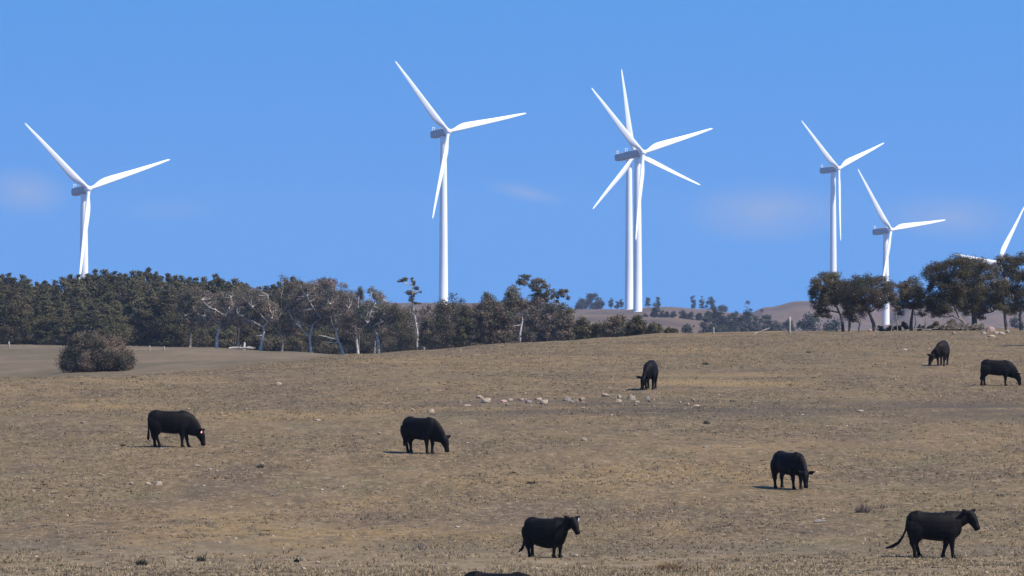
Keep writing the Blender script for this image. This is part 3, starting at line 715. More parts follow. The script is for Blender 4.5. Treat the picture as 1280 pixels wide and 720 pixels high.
# low scrub and dead sticks beneath them
for i, (px, hpx, wpx) in enumerate([(1101, 9, 12), (1112, 7, 12), (1122, 8, 14), (1131, 13, 13), (1152, 9, 14), (1163, 8, 12), (1172, 14, 18), (1190, 15, 20), (1203, 11, 16), (1226, 9, 14)]):
    D = 503.; X = (px - 640) / F * D; z = gz(X, D)
    tree('scrub_bush', 'bush', (X, D, z), hpx * D / F, wpx * D / F, 400 + i, 'low dark scrub beneath the ridge trees', 'low scrub under the ridge trees', 'olive' if i % 2 else 'gum', 'dark_bark', .05, 420 if i < 6 else 700, .12, 14, fork=.3, rel=.4, hollow=.1)
for i, (px, top, ln, lab) in enumerate([(1122, 390, -2, 'thin dead upright stick between the broad-domed and thin-crowned trees'), (1114, 398, 3, 'short dead stick leaning right beside the lower turbine foot'), (1156, 396, 1, 'dead stick right of the thin-crowned ridge tree'), (1073, 398, 3, 'dead bare sapling between the ridge stems, left of the broad-domed tree'), (1046, 396, -3, 'dead bare sapling left of the ragged ridge tree stem')]):
    D = 499.; X = (px - 640) / F * D; z = gz(X, D); h = (414 - top) * D / F
    q = Quads(); k = D / F
    q.tube([(0, 0, -.1), (ln * .3 * k, 0, h * .4), (ln * k, 0, h)], [.05, .04, .02], 6)
    q.tube([(ln * .3 * k, 0, h * .4), (ln * .3 * k + .22, .1, h * .7)], [.025, .01], 5); q.tube([(ln * .5 * k, 0, h * .6), (ln * .3 * k - .2, -.1, h * .85)], [.02, .01], 5)
    tag(obj('dead_sapling', q.mesh('dead_sapling'), M['dark_bark'], None, (X, D, z)), lab, 'dead sapling')
# heap of fallen branches
r_ = np.random.default_rng(9); q = Quads(); D = 494.; X = (1196 - 640) / F * D
for i in range(170):
    a = r_.uniform(-1.4, 1.4); l = r_.uniform(.3, 1.0); cx = r_.normal() * .9; z0 = abs(r_.normal()) * .18 * max(0, 1 - abs(cx) / 3) + .03
    tl = r_.uniform(-.1, .8)
    q.tube([(cx - l * math.cos(a), -l * math.sin(a), z0), (cx, r_.normal() * .05, z0 + .05), (cx + l * math.cos(a), l * math.sin(a), z0 + tl * l)], [.045, .035, .012], 5)
tag(obj('branch_heap', q.mesh('branch_heap'), M['dark_bark'], None, (X, D, gz(X, D))), 'heap of dark fallen branches at the foot of the rounded ridge tree', 'branch heap')

# --- trees far behind
def far_tree(px, base_y, top_y, wpx, D, seed, lab, group='far trees on the brown hill', nm='hill_tree'):
    X = (px - 640) / F * D; z = gz(X, D); H = pt(px, top_y, D).z - z
    H = max(H * 1.12, 1.5)
    Wd = wpx * D / F * 1.25
    ls = max(.45, min(1.0, Wd * .12))
    return tree(nm, 'tree' if H > 5 else 'bush', (X, D, z), H, Wd, seed, lab, group, 'far', 'dark_bark', .05 if wpx > (base_y - top_y) * .6 else .2, 700, ls, 20, fork=.4, rel=.5, hollow=.05, tr=.25)
FT = [(727, 373, 15), (737, 367, 14), (744, 368, 12), (751, 372, 10), (764, 373, 7), (771, 376, 6), (777, 375, 6), (810, 371, 7), (823, 371, 7), (866, 371, 8), (877, 371, 7), (888, 372, 13), (903, 381, 12)]
lab_ft = ['left end of the tree clump on the hill crest left of the turbine pair', 'tallest tree of the crest clump left of the turbine pair', 'middle right tree of the crest clump left of the turbine pair', 'right end tree of the crest clump left of the turbine pair',
 'small single crest tree between the crest clump and the turbine pair', 'tiny crest tree, second from the turbine pair on its left', 'tiny crest tree touching the left side of the rear turbine tower', 'lone small tree on the crest just right of the turbine pair', 'second small crest tree to the right of the turbine pair',
 'left one of two thin crest trees right of centre', 'right one of two thin crest trees right of centre', 'dark broad tree on the crest right of the two thin ones', 'spreading tree where the hill crest starts to fall right']
for i, (px, ty, wp) in enumerate(FT):
    far_tree(px, float(yA(px)) + 2, ty, wp, 3560, 500 + i, lab_ft[i])
BT = [(820, 398, 378, 11), (817, 397, 385, 9), (828, 397, 388, 8), (806, 397, 389, 8), (833, 396, 388, 8), (842, 398, 388, 9), (854, 399, 388, 12), (864, 400, 389, 10), (875, 401, 391, 12), (885, 400, 388, 12)]
for i, (px, by, ty, wp) in enumerate(BT):
    far_tree(px, by, ty, wp, 2500, 540 + i, 'dark far tree in the band crossing the brown hill, right of the turbine pair', 'dark band of trees across the brown hill')
CT = [(892, 415, 386, 15), (900, 414, 388, 14), (908, 416, 390, 16), (918, 416, 390, 14), (927, 416, 391, 14), (936, 413, 377, 13), (931, 415, 386, 14), (943, 415, 392, 14), (952, 413, 386, 14), (960, 414, 392, 12), (902, 418, 402, 16), (917, 418, 402, 16), (932, 418, 403, 16), (945, 418, 403, 16), (955, 418, 405, 14), (968, 418, 406, 16), (978, 418, 408, 12)]
for i, (px, by, ty, wp) in enumerate(CT):
    far_tree(px, by, ty, wp, 2250 if i < 10 else 1800, 570 + i, 'tall dark tree standing above the blue-dark hollow' if i == 5 else 'dark blue tree packed in the hollow between the brown hill and the pink hill', 'trees in the hollow between two hills')
for i, px in enumerate(range(884, 990, 7)):
    far_tree(px + (i * 37 % 5) - 2, 417, 397 + (i * 53 % 9), 17, 2030 + (i * 71 % 60), 620 + i, 'dark blue tree packed in the hollow between the brown hill and the pink hill', 'trees in the hollow between two hills')
far_tree(862, 420, 405, 30, 1700, 600, 'rounded dark blue bush just beyond the ridge, right of the row of dark bushes', 'rounded blue bushes beyond the ridge', 'far_bush')
far_tree(1014, 412, 392, 34, 1900, 601, 'rounded dark blue bush on the pink hill right of the white post', 'rounded blue bushes beyond the ridge', 'far_bush')
far_tree(1040, 416, 400, 30, 1850, 602, 'blue bush behind the stems of the ragged ridge tree', 'rounded blue bushes beyond the ridge', 'far_bush')
far_tree(1270, 410, 394, 24, 1900, 603, 'blue bush seen between the rightmost ridge stems', 'rounded blue bushes beyond the ridge', 'far_bush')
X = (1139 - 640) / F * 1900; z = gz(X, 1900)
tree('far_tree', 'tree', (X, 1900, z), pt(1139, 342, 1900).z - z, 38 * 1900 / F, 604, 'tall blue far tree whose domed crown shows above the thin-crowned ridge tree', None, 'far', 'dark_bark', .66, 1200, .7, 26, fork=.6, rel=.42, hollow=.05, tr=.35)

# ------------------------------------------------------------------ posts, log
def post(px, top, bot, D, rad, lab, lean=0.):
    X = (px - 640) / F * D; z = gz(X, D); h = pt(px, top, D).z - z
    q = Quads(); q.tube([(0, 0, -.2), (0, 0, 0), (lean * h * .5, 0, h * .5), (lean * h, 0, h - .02), (lean * h, 0, h)], [rad, rad, rad * .97, rad * .92, rad * .55], 10)
    tag(obj('fence_post', q.mesh('fence_post'), M['grey_wood'], None, (X, D, z)), lab, 'fence post', 'old timber posts of the paddock fence')
post(987, 396, 417, 495, .11, 'tall pale fence post on the ridge left of the trees')
post(205, 433, 440, 800, .10, 'short post on the far meadow, right of the round bush', .02)
post(187, 432, 440, 800, .10, 'faint post on the far meadow directly above the round bush right side', -.03)
post(11, 427, 434, 860, .13, 'short pale post at the far left before the pines')
post(892, 409, 417, 500, .07, 'short dark stake on the ridge right of the rounded blue bush')
D = 497.; X = (943 - 640) / F * D; z = gz(X, D); k = D / F
q = Quads(); q.tube([(0, 0, .02), (9 * k, .1, 3.5 * k), (19 * k, .2, 7.5 * k)], [.05, .045, .035], 8)
tag(obj('fallen_rail', q.mesh('fallen_rail'), M['grey_wood'], None, (X, D, z)), 'pale rail slanting up to the right beside the tall fence post', 'fence rail')
D = 880.; X = (286 - 640) / F * D; z = gz(X, D); k = D / F
q = Quads(); q.tube([(0, 0, .10), (6 * k, .1, .16), (14 * k, .3, .12), (22 * k, .1, .15), (31 * k, 0, .08)], [.15, .2, .19, .15, .07], 9)
q.tube([(12 * k, 0, .15), (15 * k, -.4, .45)], [.08, .04], 6); q.tube([(20 * k, .4, .1), (25 * k, .7, .3), (33 * k, .6, .15)], [.13, .12, .06], 7)
tag(obj('fallen_log', q.mesh('fallen_log'), M['grey_wood'], None, (X, D, z)), 'pale fallen log on the meadow in front of the candelabra gum', 'log')
D = 884.; X = (305 - 640) / F * D; z = gz(X, D)
q = Quads(); q.tube([(0, 0, -.1), (.02, 0, .5), (.08, 0, 1.0), (.05, 0, 1.15)], [.22, .18, .15, .06], 9)
tag(obj('tree_stump', q.mesh('tree_stump'), M['white_bark'], None, (X, D, z)), 'broken white stump behind the fallen log', 'stump')

# ------------------------------------------------------------------ rocks
def rock_mesh(name, seed, flat=.6, sub=3):
    import bmesh
    bm = bmesh.new(); bmesh.ops.create_icosphere(bm, subdivisions=sub, radius=1)
    r = np.random.default_rng(seed); pl = r.normal(size=(9, 3)); pl /= np.linalg.norm(pl, axis=1, keepdims=True); dd = r.uniform(.6, .95, 9)
    for v_ in bm.verts:
        co = np.array(v_.co)
        for n_, d_ in zip(pl, dd):
            s_ = co @ n_ - d_
            if s_ > 0: co = co - n_ * s_ * .92
        co *= 1 + r.normal() * .012
        v_.co = (co[0], co[1], max(co[2], -.4) * flat)
    me = bpy.data.meshes.new(name); bm.to_mesh(me); bm.free(); return me
ROCKS = [rock_mesh('rock', 700 + i, f) for i, f in enumerate((.75, .6, .5, .8, .65))]
RMATS = [M['rock'], M['rock_pink'], M['rock_grey']]
RM = {}
def rock(px, py, wpx, lab, mi=0, hh=.8, group=None, cat='rock', far=False):
    p_ = foot(px, py) if not far else pt(px, py, far)
    if far: p_.z = gz(p_.x, p_.y)
    i = len(RM) if False else int((px * 7 + py * 3) % 5)
    if (i, mi) not in RM:
        me = ROCKS[i].copy(); me.materials.append(RMATS[mi]); RM[(i, mi)] = me
    o = obj('rock', RM[(i, mi)], None, None, p_)
    w = wpx * p_.y / F / 2 * (1.12 if wpx > 7 else 1)
    o.scale = (w, w * .8, w * hh * (1.25 if wpx > 7 else 1.7)); o.rotation_euler = (0, 0, px * .7)
    o.location.z += w * (.08 if wpx > 7 else .28)
    tag(o, lab, cat, group); return o
RL = 'rocks lying in the pasture'
named = [
 (608, 503, 17, 'large pale rock with dark left side, left of the central rock row', 0, .75), (680, 505, 14, 'rounded tan boulder in the central rock row', 0, .9), (673, 500, 9, 'pale rock touching the tan boulder from behind', 0, .8),
 (757, 496, 14, 'pale flat-topped rock left below the grazing cow facing us', 0, .75), (789, 500, 11, 'pale rock just below the muzzle of the cow facing us', 0, .9), (796, 503, 8, 'small rock against the right side of the rock below the facing cow', 0, .8),
 (870, 509, 12, 'tan rock at the right end of the central rock row', 0, .6), (726, 501, 7, 'small reddish rock mid-row between the tan boulder and the flat-topped rock', 1, .9), (729, 511, 8, 'pale rock slightly below the reddish rock', 0, .6), (661, 504, 10, 'grey rock left of the tan boulder', 2, .8),
 (651, 500, 9, 'grey rock between the large pale rock and tan boulder, rear', 2, .7), (710, 501, 12, 'low grey rock right of the tan boulder', 2, .6), (584, 508, 9, 'small grey-tan rock at the left start of the rock row', 0, .7),
 (730, 551, 9, 'lone tan rock on bare ground below the rock row', 0, .7), (198, 606, 11, 'white pointed rock below the tagged cow', 0, .9), (185, 606, 9, 'smaller tan rock touching the white pointed rock', 0, .6), (165, 606, 7, 'small pale rock left of the white pointed rock', 0, .6),
 (348, 481, 10, 'pale rock on the slope above the tagged cow', 0, .7), (397, 526, 10, 'pink flat rock between the two grazing cows on the left', 1, .5), (1075, 515, 12, 'white flat rock right of centre, below the upper slope cows', 0, .4), (1130, 438, 9, 'pale flat rock left of the far grazing cow', 0, .45),
 (1238, 414, 12, 'pink boulder between the ridge trees', 1, .8), (1245, 417, 9, 'tan rock below the right side of the pink boulder', 0, .8), (1230, 418, 7, 'pale rock below the left side of the pink boulder', 0, .7), (1252, 418, 8, 'pale rock at the right of the boulder heap', 0, .7), (1239, 421, 10, 'flat pale rock at the front of the boulder heap', 0, .5), (1260, 416, 6, 'rightmost small rock of the boulder heap', 0, .7),
 (1087, 414, 6, 'small pink rock under the broad-domed ridge tree', 1, .8), (1106, 414, 7, 'small tan rock at the foot of the lower turbine view', 0, .6), (1024, 653, 16, 'low blue-grey rock above the empty bottom right pasture', 2, .5),
 (328, 581, 6, 'small white stone right of the tagged cow, further down the slope', 0, .6), (293, 600, 5, 'small white stone right of the white pointed rock', 0, .6), (246, 583, 9, 'flat pale stone directly below the tagged cow', 0, .5), (475, 634, 4, 'tiny white stone below the middle grazing cow', 0, .7),
 (539, 515, 9, 'pale rock above the head of the middle grazing cow', 0, .8), (516, 514, 6, 'pale rock right above the rump of the middle grazing cow', 0, .8), (474, 543, 7, 'tan stone left of the middle grazing cow', 0, .6), (220, 719, 8, 'tan stone at the bottom edge of the pasture, left', 0, .6), (625, 705, 5, 'small white stone left of the standing cow', 0, .5),
 (307, 512, 9, 'grey stone half way between the tagged cow and the round bush', 2, .5), (105, 529, 10, 'low grey stone left of the tagged cow', 2, .5), (882, 560, 8, 'dark grey stone right of the lone tan rock', 2, .5), (943, 503, 8, 'tan stone right of the rock row end', 0, .5), (1192, 418, 6, 'pale stone under the heap of branches', 0, .5)]
for (px, py, w, lab, mi, hh) in named: rock(px, py, w, lab, mi, hh, RL)
r_ = np.random.default_rng(31)
for i in range(46):               # small rocks of the row
    px = float(np.clip(r_.choice([600, 625, 655, 685, 725, 760, 800, 865]) + r_.normal() * 17, 572, 905)); py = 501 + r_.normal() * 4.5
    rock(px, py, min(3.0 + r_.exponential(2.0), 10), 'small stone scattered along the central rock row', int(r_.choice([0, 0, 0, 2, 2, 1])), r_.uniform(.6, 1.1), 'small stones of the central rock row', 'stone')
for i in range(10):
    rock(r_.uniform(75, 180), 606 + r_.normal() * 2, r_.uniform(2.5, 5), 'small pale stone in the line left of the white pointed rock', 0, .6, 'small stones left of the white rock', 'stone')

# ------------------------------------------------------------------ grass, weeds, gravel (uncountable)
def scatter(n, dlo, dhi, r, pw=1.0, margin=1.35):
    u = r.random(n); D = dlo * (dhi / dlo) ** (u ** pw)
    X = r.uniform(-1, 1, n) * 640 / F * D * margin
    return X, D
M_g = bpy.data.materials.new('dry_grass'); M_g.use_nodes = True
t = M_g.node_tree; p = t.nodes['Principled BSDF']; p.inputs['Roughness'].default_value = .9; p.inputs['Specular IOR Level'].default_value = .1
at = t.nodes.new('ShaderNodeAttribute'); at.attribute_name = 'tone'; t.links.new(at.outputs['Color'], p.inputs['Base Color'])
def blades_mesh(name, X, D, h, w, nb, r, tones, spread=.06):
    n = len(X); Z = ground(X, D) - .01
    k = np.repeat(np.arange(n), nb); m_ = len(k)
    ang = r.uniform(0, 6.283, m_); ox = np.cos(ang) * spread * r.random(m_) * (h[k] / .12); oy = np.sin(ang) * spread * r.random(m_) * (h[k] / .12)
    hh = h[k] * r.uniform(.6, 1.15, m_); ww = w[k] * r.uniform(.6, 1.2, m_)
    b0 = np.stack([X[k] + ox, D[k] + oy, Z[k]], 1)
    a2 = r.uniform(0, 6.283, m_); sd = np.stack([np.cos(a2), np.sin(a2) * .6, np.zeros(m_)], 1) * ww[:, None] * .5
    lean = np.stack([np.cos(ang), np.sin(ang), np.zeros(m_)], 1) * hh[:, None] * r.uniform(.1, .8, m_)[:, None]
    tp = b0 + lean; tp[:, 2] += hh
    v_ = np.stack([b0 - sd, b0 + sd, tp], 1).reshape(-1, 3)
    me = new_mesh(name, v_, np.arange(3 * m_).reshape(-1, 3))
    ca = me.color_attributes.new('tone', 'FLOAT_COLOR', 'POINT')
    cols = np.ones((m_, 4), np.float32); cols[:, :3] = tones[k] * r.uniform(.85, 1.15, (m_, 1)); ca.data.foreach_set('color', np.repeat(cols, 3, axis=0).ravel())
    me.materials.append(M_g)
    return me
r_ = np.random.default_rng(41)
n = 120000
X, D = scatter(n, 135, 480, r_, .9)
den = vnoise(X / 5, D / 9) + .6 * vnoise(X / 1.6 + 9, D / 2.2)
keep = den > -.12; X, D = X[keep], D[keep]
pal = np.array([(.27, .195, .11), (.18, .132, .075), (.135, .112, .056), (.118, .086, .054), (.36, .265, .155)])
ti = r_.choice(5, len(X), p=[.3, .28, .2, .14, .08])
h = r_.uniform(.03, .085, len(X)); w = r_.uniform(.02, .05, len(X))
me = blades_mesh('grass', X, D, h, w, 4, r_, pal[ti])
tag(obj('grass', me), 'short dry straw-coloured grass covering the pasture', 'grass', None, 'stuff')
# taller pale grass close to the viewer
n = 34000
X, D = scatter(n, 128, 196, r_, 1.0); edge = 185 + 5 * vnoise(X / 4, D / 40) * 2 + r_.normal(size=n) * 5
k_ = (D < edge) & (vnoise(X / 1.1, D / 2.5) + .5 * vnoise(X / .4, D / .9) > -.08); X, D = X[k_], D[k_]
pal2 = np.array([(.33, .245, .145), (.27, .20, .115), (.19, .15, .085), (.42, .31, .19)])
me = blades_mesh('tall_grass', X, D, r_.uniform(.03, .13, len(X)), r_.uniform(.015, .045, len(X)), 6, r_, pal2[r_.choice(4, len(X))], .07)
tag(obj('tall_grass', me), 'taller pale grass along the bottom edge of the pasture', 'grass', None, 'stuff')
# low dark weeds and dung
def blob_mesh(name, X, D, rad, fl, r, tone_list, mat_, seed=0):
    import bmesh
    bm = bmesh.new(); bmesh.ops.create_icosphere(bm, subdivisions=1, radius=1); V0 = np.array([v_.co[:] for v_ in bm.verts]); F0 = np.array([[v_.index for v_ in f.verts] for f in bm.faces]); bm.free()
    n = len(X); Z = ground(X, D)
    s = r.uniform(.7, 1.3, (n, 3)) * rad[:, None]; s[:, 2] *= fl
    jit = r.normal(size=(n, len(V0), 3)) * .16
    v_ = (V0[None] + jit) * s[:, None, :] + np.stack([X, D, Z + s[:, 2] * .25], 1)[:, None, :]
    f_ = (F0[None] + (np.arange(n) * len(V0))[:, None, None]).reshape(-1, 3)
    me = new_mesh(name, v_.reshape(-1, 3), f_)
    ca = me.color_attributes.new('tone', 'FLOAT_COLOR', 'POINT')
    tl = np.array(tone_list); c4 = np.ones((n, 4), np.float32); c4[:, :3] = tl[r.choice(len(tl), n)]
    ca.data.foreach_set('color', np.repeat(c4, len(V0), axis=0).ravel()); me.materials.append(mat_)
    return me
X, D = scatter(9000, 140, 480, r_, .95); 
me = blob_mesh('gravel', X, D, np.minimum(r_.exponential(.014, len(X)) + .012, .07), .5, r_, [(.36, .29, .23), (.28, .22, .17), (.19, .16, .14), (.42, .31, .23), (.14, .12, .10)], M_g)
tag(obj('gravel', me), 'tiny pale stones strewn through the dry pasture', 'gravel', None, 'stuff')
X, D = scatter(15000, 135, 480, r_, .95)
den = vnoise(X / 7 + 31, D / 10 + 5) + .5 * vnoise(X / 2, D / 3); k_ = den > .0; X, D = X[k_], D[k_]
wt = np.array([(.098, .082, .050), (.108, .084, .058), (.12, .098, .066), (.080, .066, .044), (.14, .112, .078)])
hh = r_.uniform(.02, .055, len(X)) * np.where(r_.random(len(X)) < .08, 2.0, 1)
me = blades_mesh('low_weeds', X, D, hh, r_.uniform(.03, .08, len(X)), 8, r_, wt[r_.choice(5, len(X))], .34)
tag(obj('low_weeds', me), 'low dark weeds dotted over the pasture', 'weeds', None, 'stuff')
# clearer dark tussocks seen one by one
def tussock(px, py, wpx, hpx, lab, tones, nb=160, cat='tussock', grp=None):
    p_ = foot(px, py); k = p_.y / F
    r = np.random.default_rng(int(px * 13 + py)); w = wpx * k / 2; h = hpx * k
    m_ = nb; a = r.uniform(0, 6.283, m_); d = np.sqrt(r.random(m_)) * w * .7
    b0 = np.stack([np.cos(a) * d, np.sin(a) * d, np.full(m_, -.02)], 1); tw_ = .009 if 'dead' in cat else .02
    tp = b0 + np.stack([np.cos(a) * w * .4, np.sin(a) * w * .4, np.zeros(m_)], 1) * r.uniform(-.6, 1.3, (m_, 1)); tp[:, 2] = h * r.uniform(.25, 1.05, m_) * (1 - .9 * (d / w) ** 2)
    a2 = r.uniform(0, 6.283, m_); sd = np.stack([np.cos(a2), np.sin(a2), np.zeros(m_)], 1) * tw_
    me = new_mesh('grass_tussock', np.stack([b0 - sd, b0 + sd, tp], 1).reshape(-1, 3), np.arange(3 * m_).reshape(-1, 3))
    ca = me.color_attributes.new('tone', 'FLOAT_COLOR', 'POINT'); c4 = np.ones((m_, 4), np.float32); c4[:, :3] = np.array(tones)[r.choice(len(tones), m_)]
    ca.data.foreach_set('color', np.repeat(c4, 3, axis=0).ravel()); me.materials.append(M_g)
    tag(obj('grass_tussock', me, None, None, p_), lab, cat, grp)
DKT = [(.07, .06, .045), (.10, .085, .06), (.06, .065, .04)]
tussock(835, 713, 42, 13, 'large orange-tan grass tussock at the bottom edge right of the standing cow', [(.40, .26, .14), (.34, .24, .13), (.28, .2, .12)], 900)
tussock(1078, 641, 24, 17, 'dead brown twiggy shrub above the walking cow', [(.16, .11, .085), (.20, .15, .12)], 260, 'dead shrub')
tussock(1103, 636, 9, 10, 'small dead twig tuft right of the twiggy shrub', [(.12, .09, .07)], 60, 'dead shrub')
tussock(178, 707, 18, 10, 'dark grass tussock low at the left', DKT, 200)
tussock(252, 702, 14, 9, 'dark tussock right of the low left one', DKT, 160)
tussock(371, 703, 8, 6, 'small black tuft near the bottom, left of the standing cow', [(.03, .028, .025)], 120)
tussock(523, 686, 18, 14, 'wispy dead stalk tuft left of the standing cow', [(.17, .13, .10), (.25, .2, .15)], 70, 'dead stalks')
tussock(153, 558, 9, 4, 'dark tuft in the shadow behind the tagged cow', DKT, 120)
tussock(882, 456, 10, 5, 'dark green tuft on the upper slope right of the facing cow', [(.05, .06, .035)], 120)
tussock(883, 530, 11, 6, 'dark tuft right of the rock row', DKT, 120)
tussock(325, 585, 12, 6, 'dark tuft right of the tagged cow, down the slope', DKT, 120)
tussock(664, 605, 18, 5, 'flat dark tuft above the standing cow', DKT, 120)
tussock(1010, 441, 8, 4, 'tiny dark tuft on the slope below the tall fence post', DKT, 80)
tussock(642, 592, 8, 4, 'tiny dark tuft above the flat dark one', DKT, 60)

# ------------------------------------------------------------------ cows
import bmesh
def sect(bm, secs, n=16, pw=.85, fixed=None):
    rings = []
    P = [Vector(s[:3]) for s in secs]
    for i, s in enumerate(secs):
        tn = (P[min(i + 1, len(P) - 1)] - P[max(i - 1, 0)]).normalized()
        if fixed: tn = Vector(fixed)
        yaw = s[5] if len(s) > 5 else 0.
        side = Vector((-math.sin(yaw), math.cos(yaw), 0)); side = (side - tn * side.dot(tn)).normalized()
        up = tn.cross(side)
        ring = []
        for k in range(n):
            a = 2 * math.pi * k / n; ca, sa = math.cos(a), math.sin(a)
            ring.append(bm.verts.new(P[i] + side * (s[4] * math.copysign(abs(ca) ** pw, ca)) + up * (s[3] * math.copysign(abs(sa) ** pw, sa))))
        rings.append(ring)
    for i in range(len(rings) - 1):
        for k in range(n): bm.faces.new((rings[i][k], rings[i][(k + 1) % n], rings[i + 1][(k + 1) % n], rings[i + 1][k]))
    bm.faces.new(list(reversed(rings[0]))); bm.faces.new(rings[-1])
def rot2(p_, ya, piv):
    c_, s_ = math.cos(ya), math.sin(ya); x, y = p_[0] - piv[0], p_[1] - piv[1]
    return (piv[0] + x * c_ - y * s_, piv[1] + x * s_ + y * c_)
def cow_mesh(name, pose='graze', nyaw=0., hyaw=0., legs=(0, 0, 0, 0), tail=None, belly=0., fat=1.0, lying=False, mz=.07, hide='hide'):
    """legs: swing of front-left, front-right, hind-left, hind-right. +x forward, +y left."""
    bm = bmesh.new()
    sect(bm, [(-.80, 0, 1.03, .18, .10), (-.78, 0, .99, .27, .18), (-.71, 0, .96, .35, .25 * fat), (-.53, 0, .955 - belly * .25, .38 + belly * .25, .30 * fat), (-.34, 0, .93 - belly * .4, .395 + belly * .4, .31 * fat), (-.11, 0, .915 - belly * .5, .405 + belly * .5, .34 * fat), (.10, 0, .905 - belly * .5, .415 + belly * .5, .34 * fat), (.30, 0, .915 - belly * .5, .41 + belly * .5, .31 * fat), (.47, 0, .93 - belly * .45, .405 + belly * .45, .28 * fat), (.60, 0, .95 - belly * .35, .36 + belly * .35, .235), (.69, 0, .96, .28, .18), (.745, 0, .96, .17, .11)], 20, .85, (1, 0, 0))
    sect(bm, [(-.75, 0, 1.25, .06, .05), (-.66, 0, 1.285, .065, .10), (-.52, 0, 1.305, .07, .17), (-.36, 0, 1.28, .05, .12)], 10, .85, (1, 0, 0))   # hip bones
    sect(bm, [(.22, 0, 1.27, .05, .08), (.38, 0, 1.29, .075, .10), (.54, 0, 1.26, .06, .08)], 10, .85, (1, 0, 0))                              # withers
    piv = (.45, 0)
    if pose == 'graze':
        nk = [(.34, 0, .97, .38, .22), (.57, 0, .875, .40, .185), (.76, 0, .745, .33, .145), (.90, 0, .635, .255, .115), (1.0, 0, .565, .18, .105)]
        hd = [(.955, 0, .655, .09, .09), (1.01, 0, .58, .16, .135), (1.07, 0, .47, .165, .13), (1.125, 0, .35, .128, .10), (1.16, 0, .23, .092, .078), (1.175, 0, .13, .092, .088), (1.17, 0, mz, .07, .075)]
        ear = (1.0, .61, .61); eardir = (.75, .8, .25)
    else:
        nk = [(.34, 0, 1.06, .32, .21), (.56, 0, 1.10, .28, .17), (.74, 0, 1.15, .225, .135), (.87, 0, 1.20, .19, .115), (.95, 0, 1.235, .16, .11)]
        hd = [(.87, 0, 1.30, .10, .09), (.945, 0, 1.265, .17, .135), (1.03, 0, 1.17, .175, .13), (1.115, 0, 1.06, .145, .105), (1.185, 0, .95, .108, .085), (1.23, 0, .88, .10, .092), (1.26, 0, .83, .078, .08)]
        ear = (.93, 1.34, 1.34); eardir = (.05, 1.0, .30)
    nk2 = []
    for i, s in enumerate(nk):
        a = nyaw * min(1, i / 3.); x, y = rot2(s, a, piv); nk2.append((x, y, s[2], s[3], s[4], a))
    hp = rot2((nk[-1][0], 0), nyaw, piv)
    hd2 = []
    for s in hd:
        x, y = rot2(s, nyaw, piv); x, y = rot2((x, y), hyaw, hp); hd2.append((x, y, s[2], s[3], s[4], nyaw + hyaw))
    sect(bm, nk2, 16); sect(bm, hd2, 14)
    info = {}
    for sgn in (1, -1):
        a0 = (ear[0], sgn * .09, ear[1]); a1 = (ear[0] + eardir[0] * .25, sgn * (.10 + .26 * eardir[1]), ear[2] + eardir[2] * .25); am = ((a0[0] + a1[0]) / 2, sgn * .23, (a0[2] + a1[2]) / 2 - .01)
        pts = []
        for s in (a0, am, a1):
            x, y = rot2(s, nyaw, piv); x, y = rot2((x, y), hyaw, hp); pts.append((x, y, s[2]))
        info['ear' + ('L' if sgn > 0 else 'R')] = Vector(pts[1])
        sect(bm, [pts[0] + (.05, .035, nyaw + hyaw + math.pi / 2), pts[1] + (.085, .035, nyaw + hyaw + math.pi / 2), pts[2] + (.03, .02, nyaw + hyaw + math.pi / 2)], 8)
    def leg(pts, sw, pivz):
        o = []
        for (x, y, z, rx, ry_) in pts:
            d = max(0, (pivz - z) / pivz); o.append((x * .87 + sw * d ** 1.1, y, z, rx * (1.25 if z < .45 else 1.14), ry_ * (1.3 if z < .45 else 1.15)))
        sect(bm, o, 10, .95, (0, 0, -1))
    if not lying:
        for sgn, sw in ((1, legs[0]), (-1, legs[1])):
            leg([(.46, sgn * .16, .98, .22, .10), (.46, sgn * .19, .76, .19, .10), (.455, sgn * .19, .58, .125, .08), (.47, sgn * .18, .42, .065, .058), (.475, sgn * .18, .36, .062, .055), (.465, sgn * .175, .26, .044, .042), (.465, sgn * .17, .14, .042, .04), (.475, sgn * .17, .08, .055, .05), (.495, sgn * .17, .03, .066, .055), (.50, sgn * .17, -.02, .07, .058)], sw, .9)
        for sgn, sw in ((1, legs[2]), (-1, legs[3])):
            leg([(-.64, sgn * .15, 1.02, .26, .13), (-.645, sgn * .18, .84, .27, .13), (-.655, sgn * .19, .70, .235, .11), (-.68, sgn * .19, .58, .175, .085), (-.735, sgn * .185, .475, .11, .062), (-.765, sgn * .18, .41, .078, .05), (-.71, sgn * .175, .27, .046, .042), (-.69, sgn * .17, .14, .044, .042), (-.675, sgn * .17, .08, .056, .05), (-.65, sgn * .17, .03, .068, .056), (-.645, sgn * .17, -.02, .07, .058)], sw, 1.0)
    else:
        for sgn in (1, -1):
            sect(bm, [(.40, sgn * .22, .75, .16, .10), (.55, sgn * .28, .62, .10, .09), (.62, sgn * .30, .58, .07, .06), (.40, sgn * .34, .56, .055, .05)], 10)
            sect(bm, [(-.60, sgn * .22, .85, .22, .14), (-.40, sgn * .32, .68, .16, .12), (-.30, sgn * .36, .60, .09, .08), (-.5, sgn * .40, .56, .06, .05)], 10)
    tl = tail or [(-.79, 0, 1.20), (-.825, 0, 1.05), (-.83, .01, .85), (-.825, .02, .62), (-.83, .03, .48), (-.84, .03, .34), (-.845, .03, .26)]
    rr = [.055, .042, .036, .034, .05, .055, .03]
    sect(bm, [(-.68, 0, 1.20, .05, .05), (-.75, 0, 1.245, .05, .05)] + [p_ + (rr[i], rr[i]) for i, p_ in enumerate(tl)], 8, 1.0)
    me0 = bpy.data.meshes.new('tmp'); bm.to_mesh(me0); bm.free()
    o = bpy.data.objects.new('tmp', me0); COL.objects.link(o)
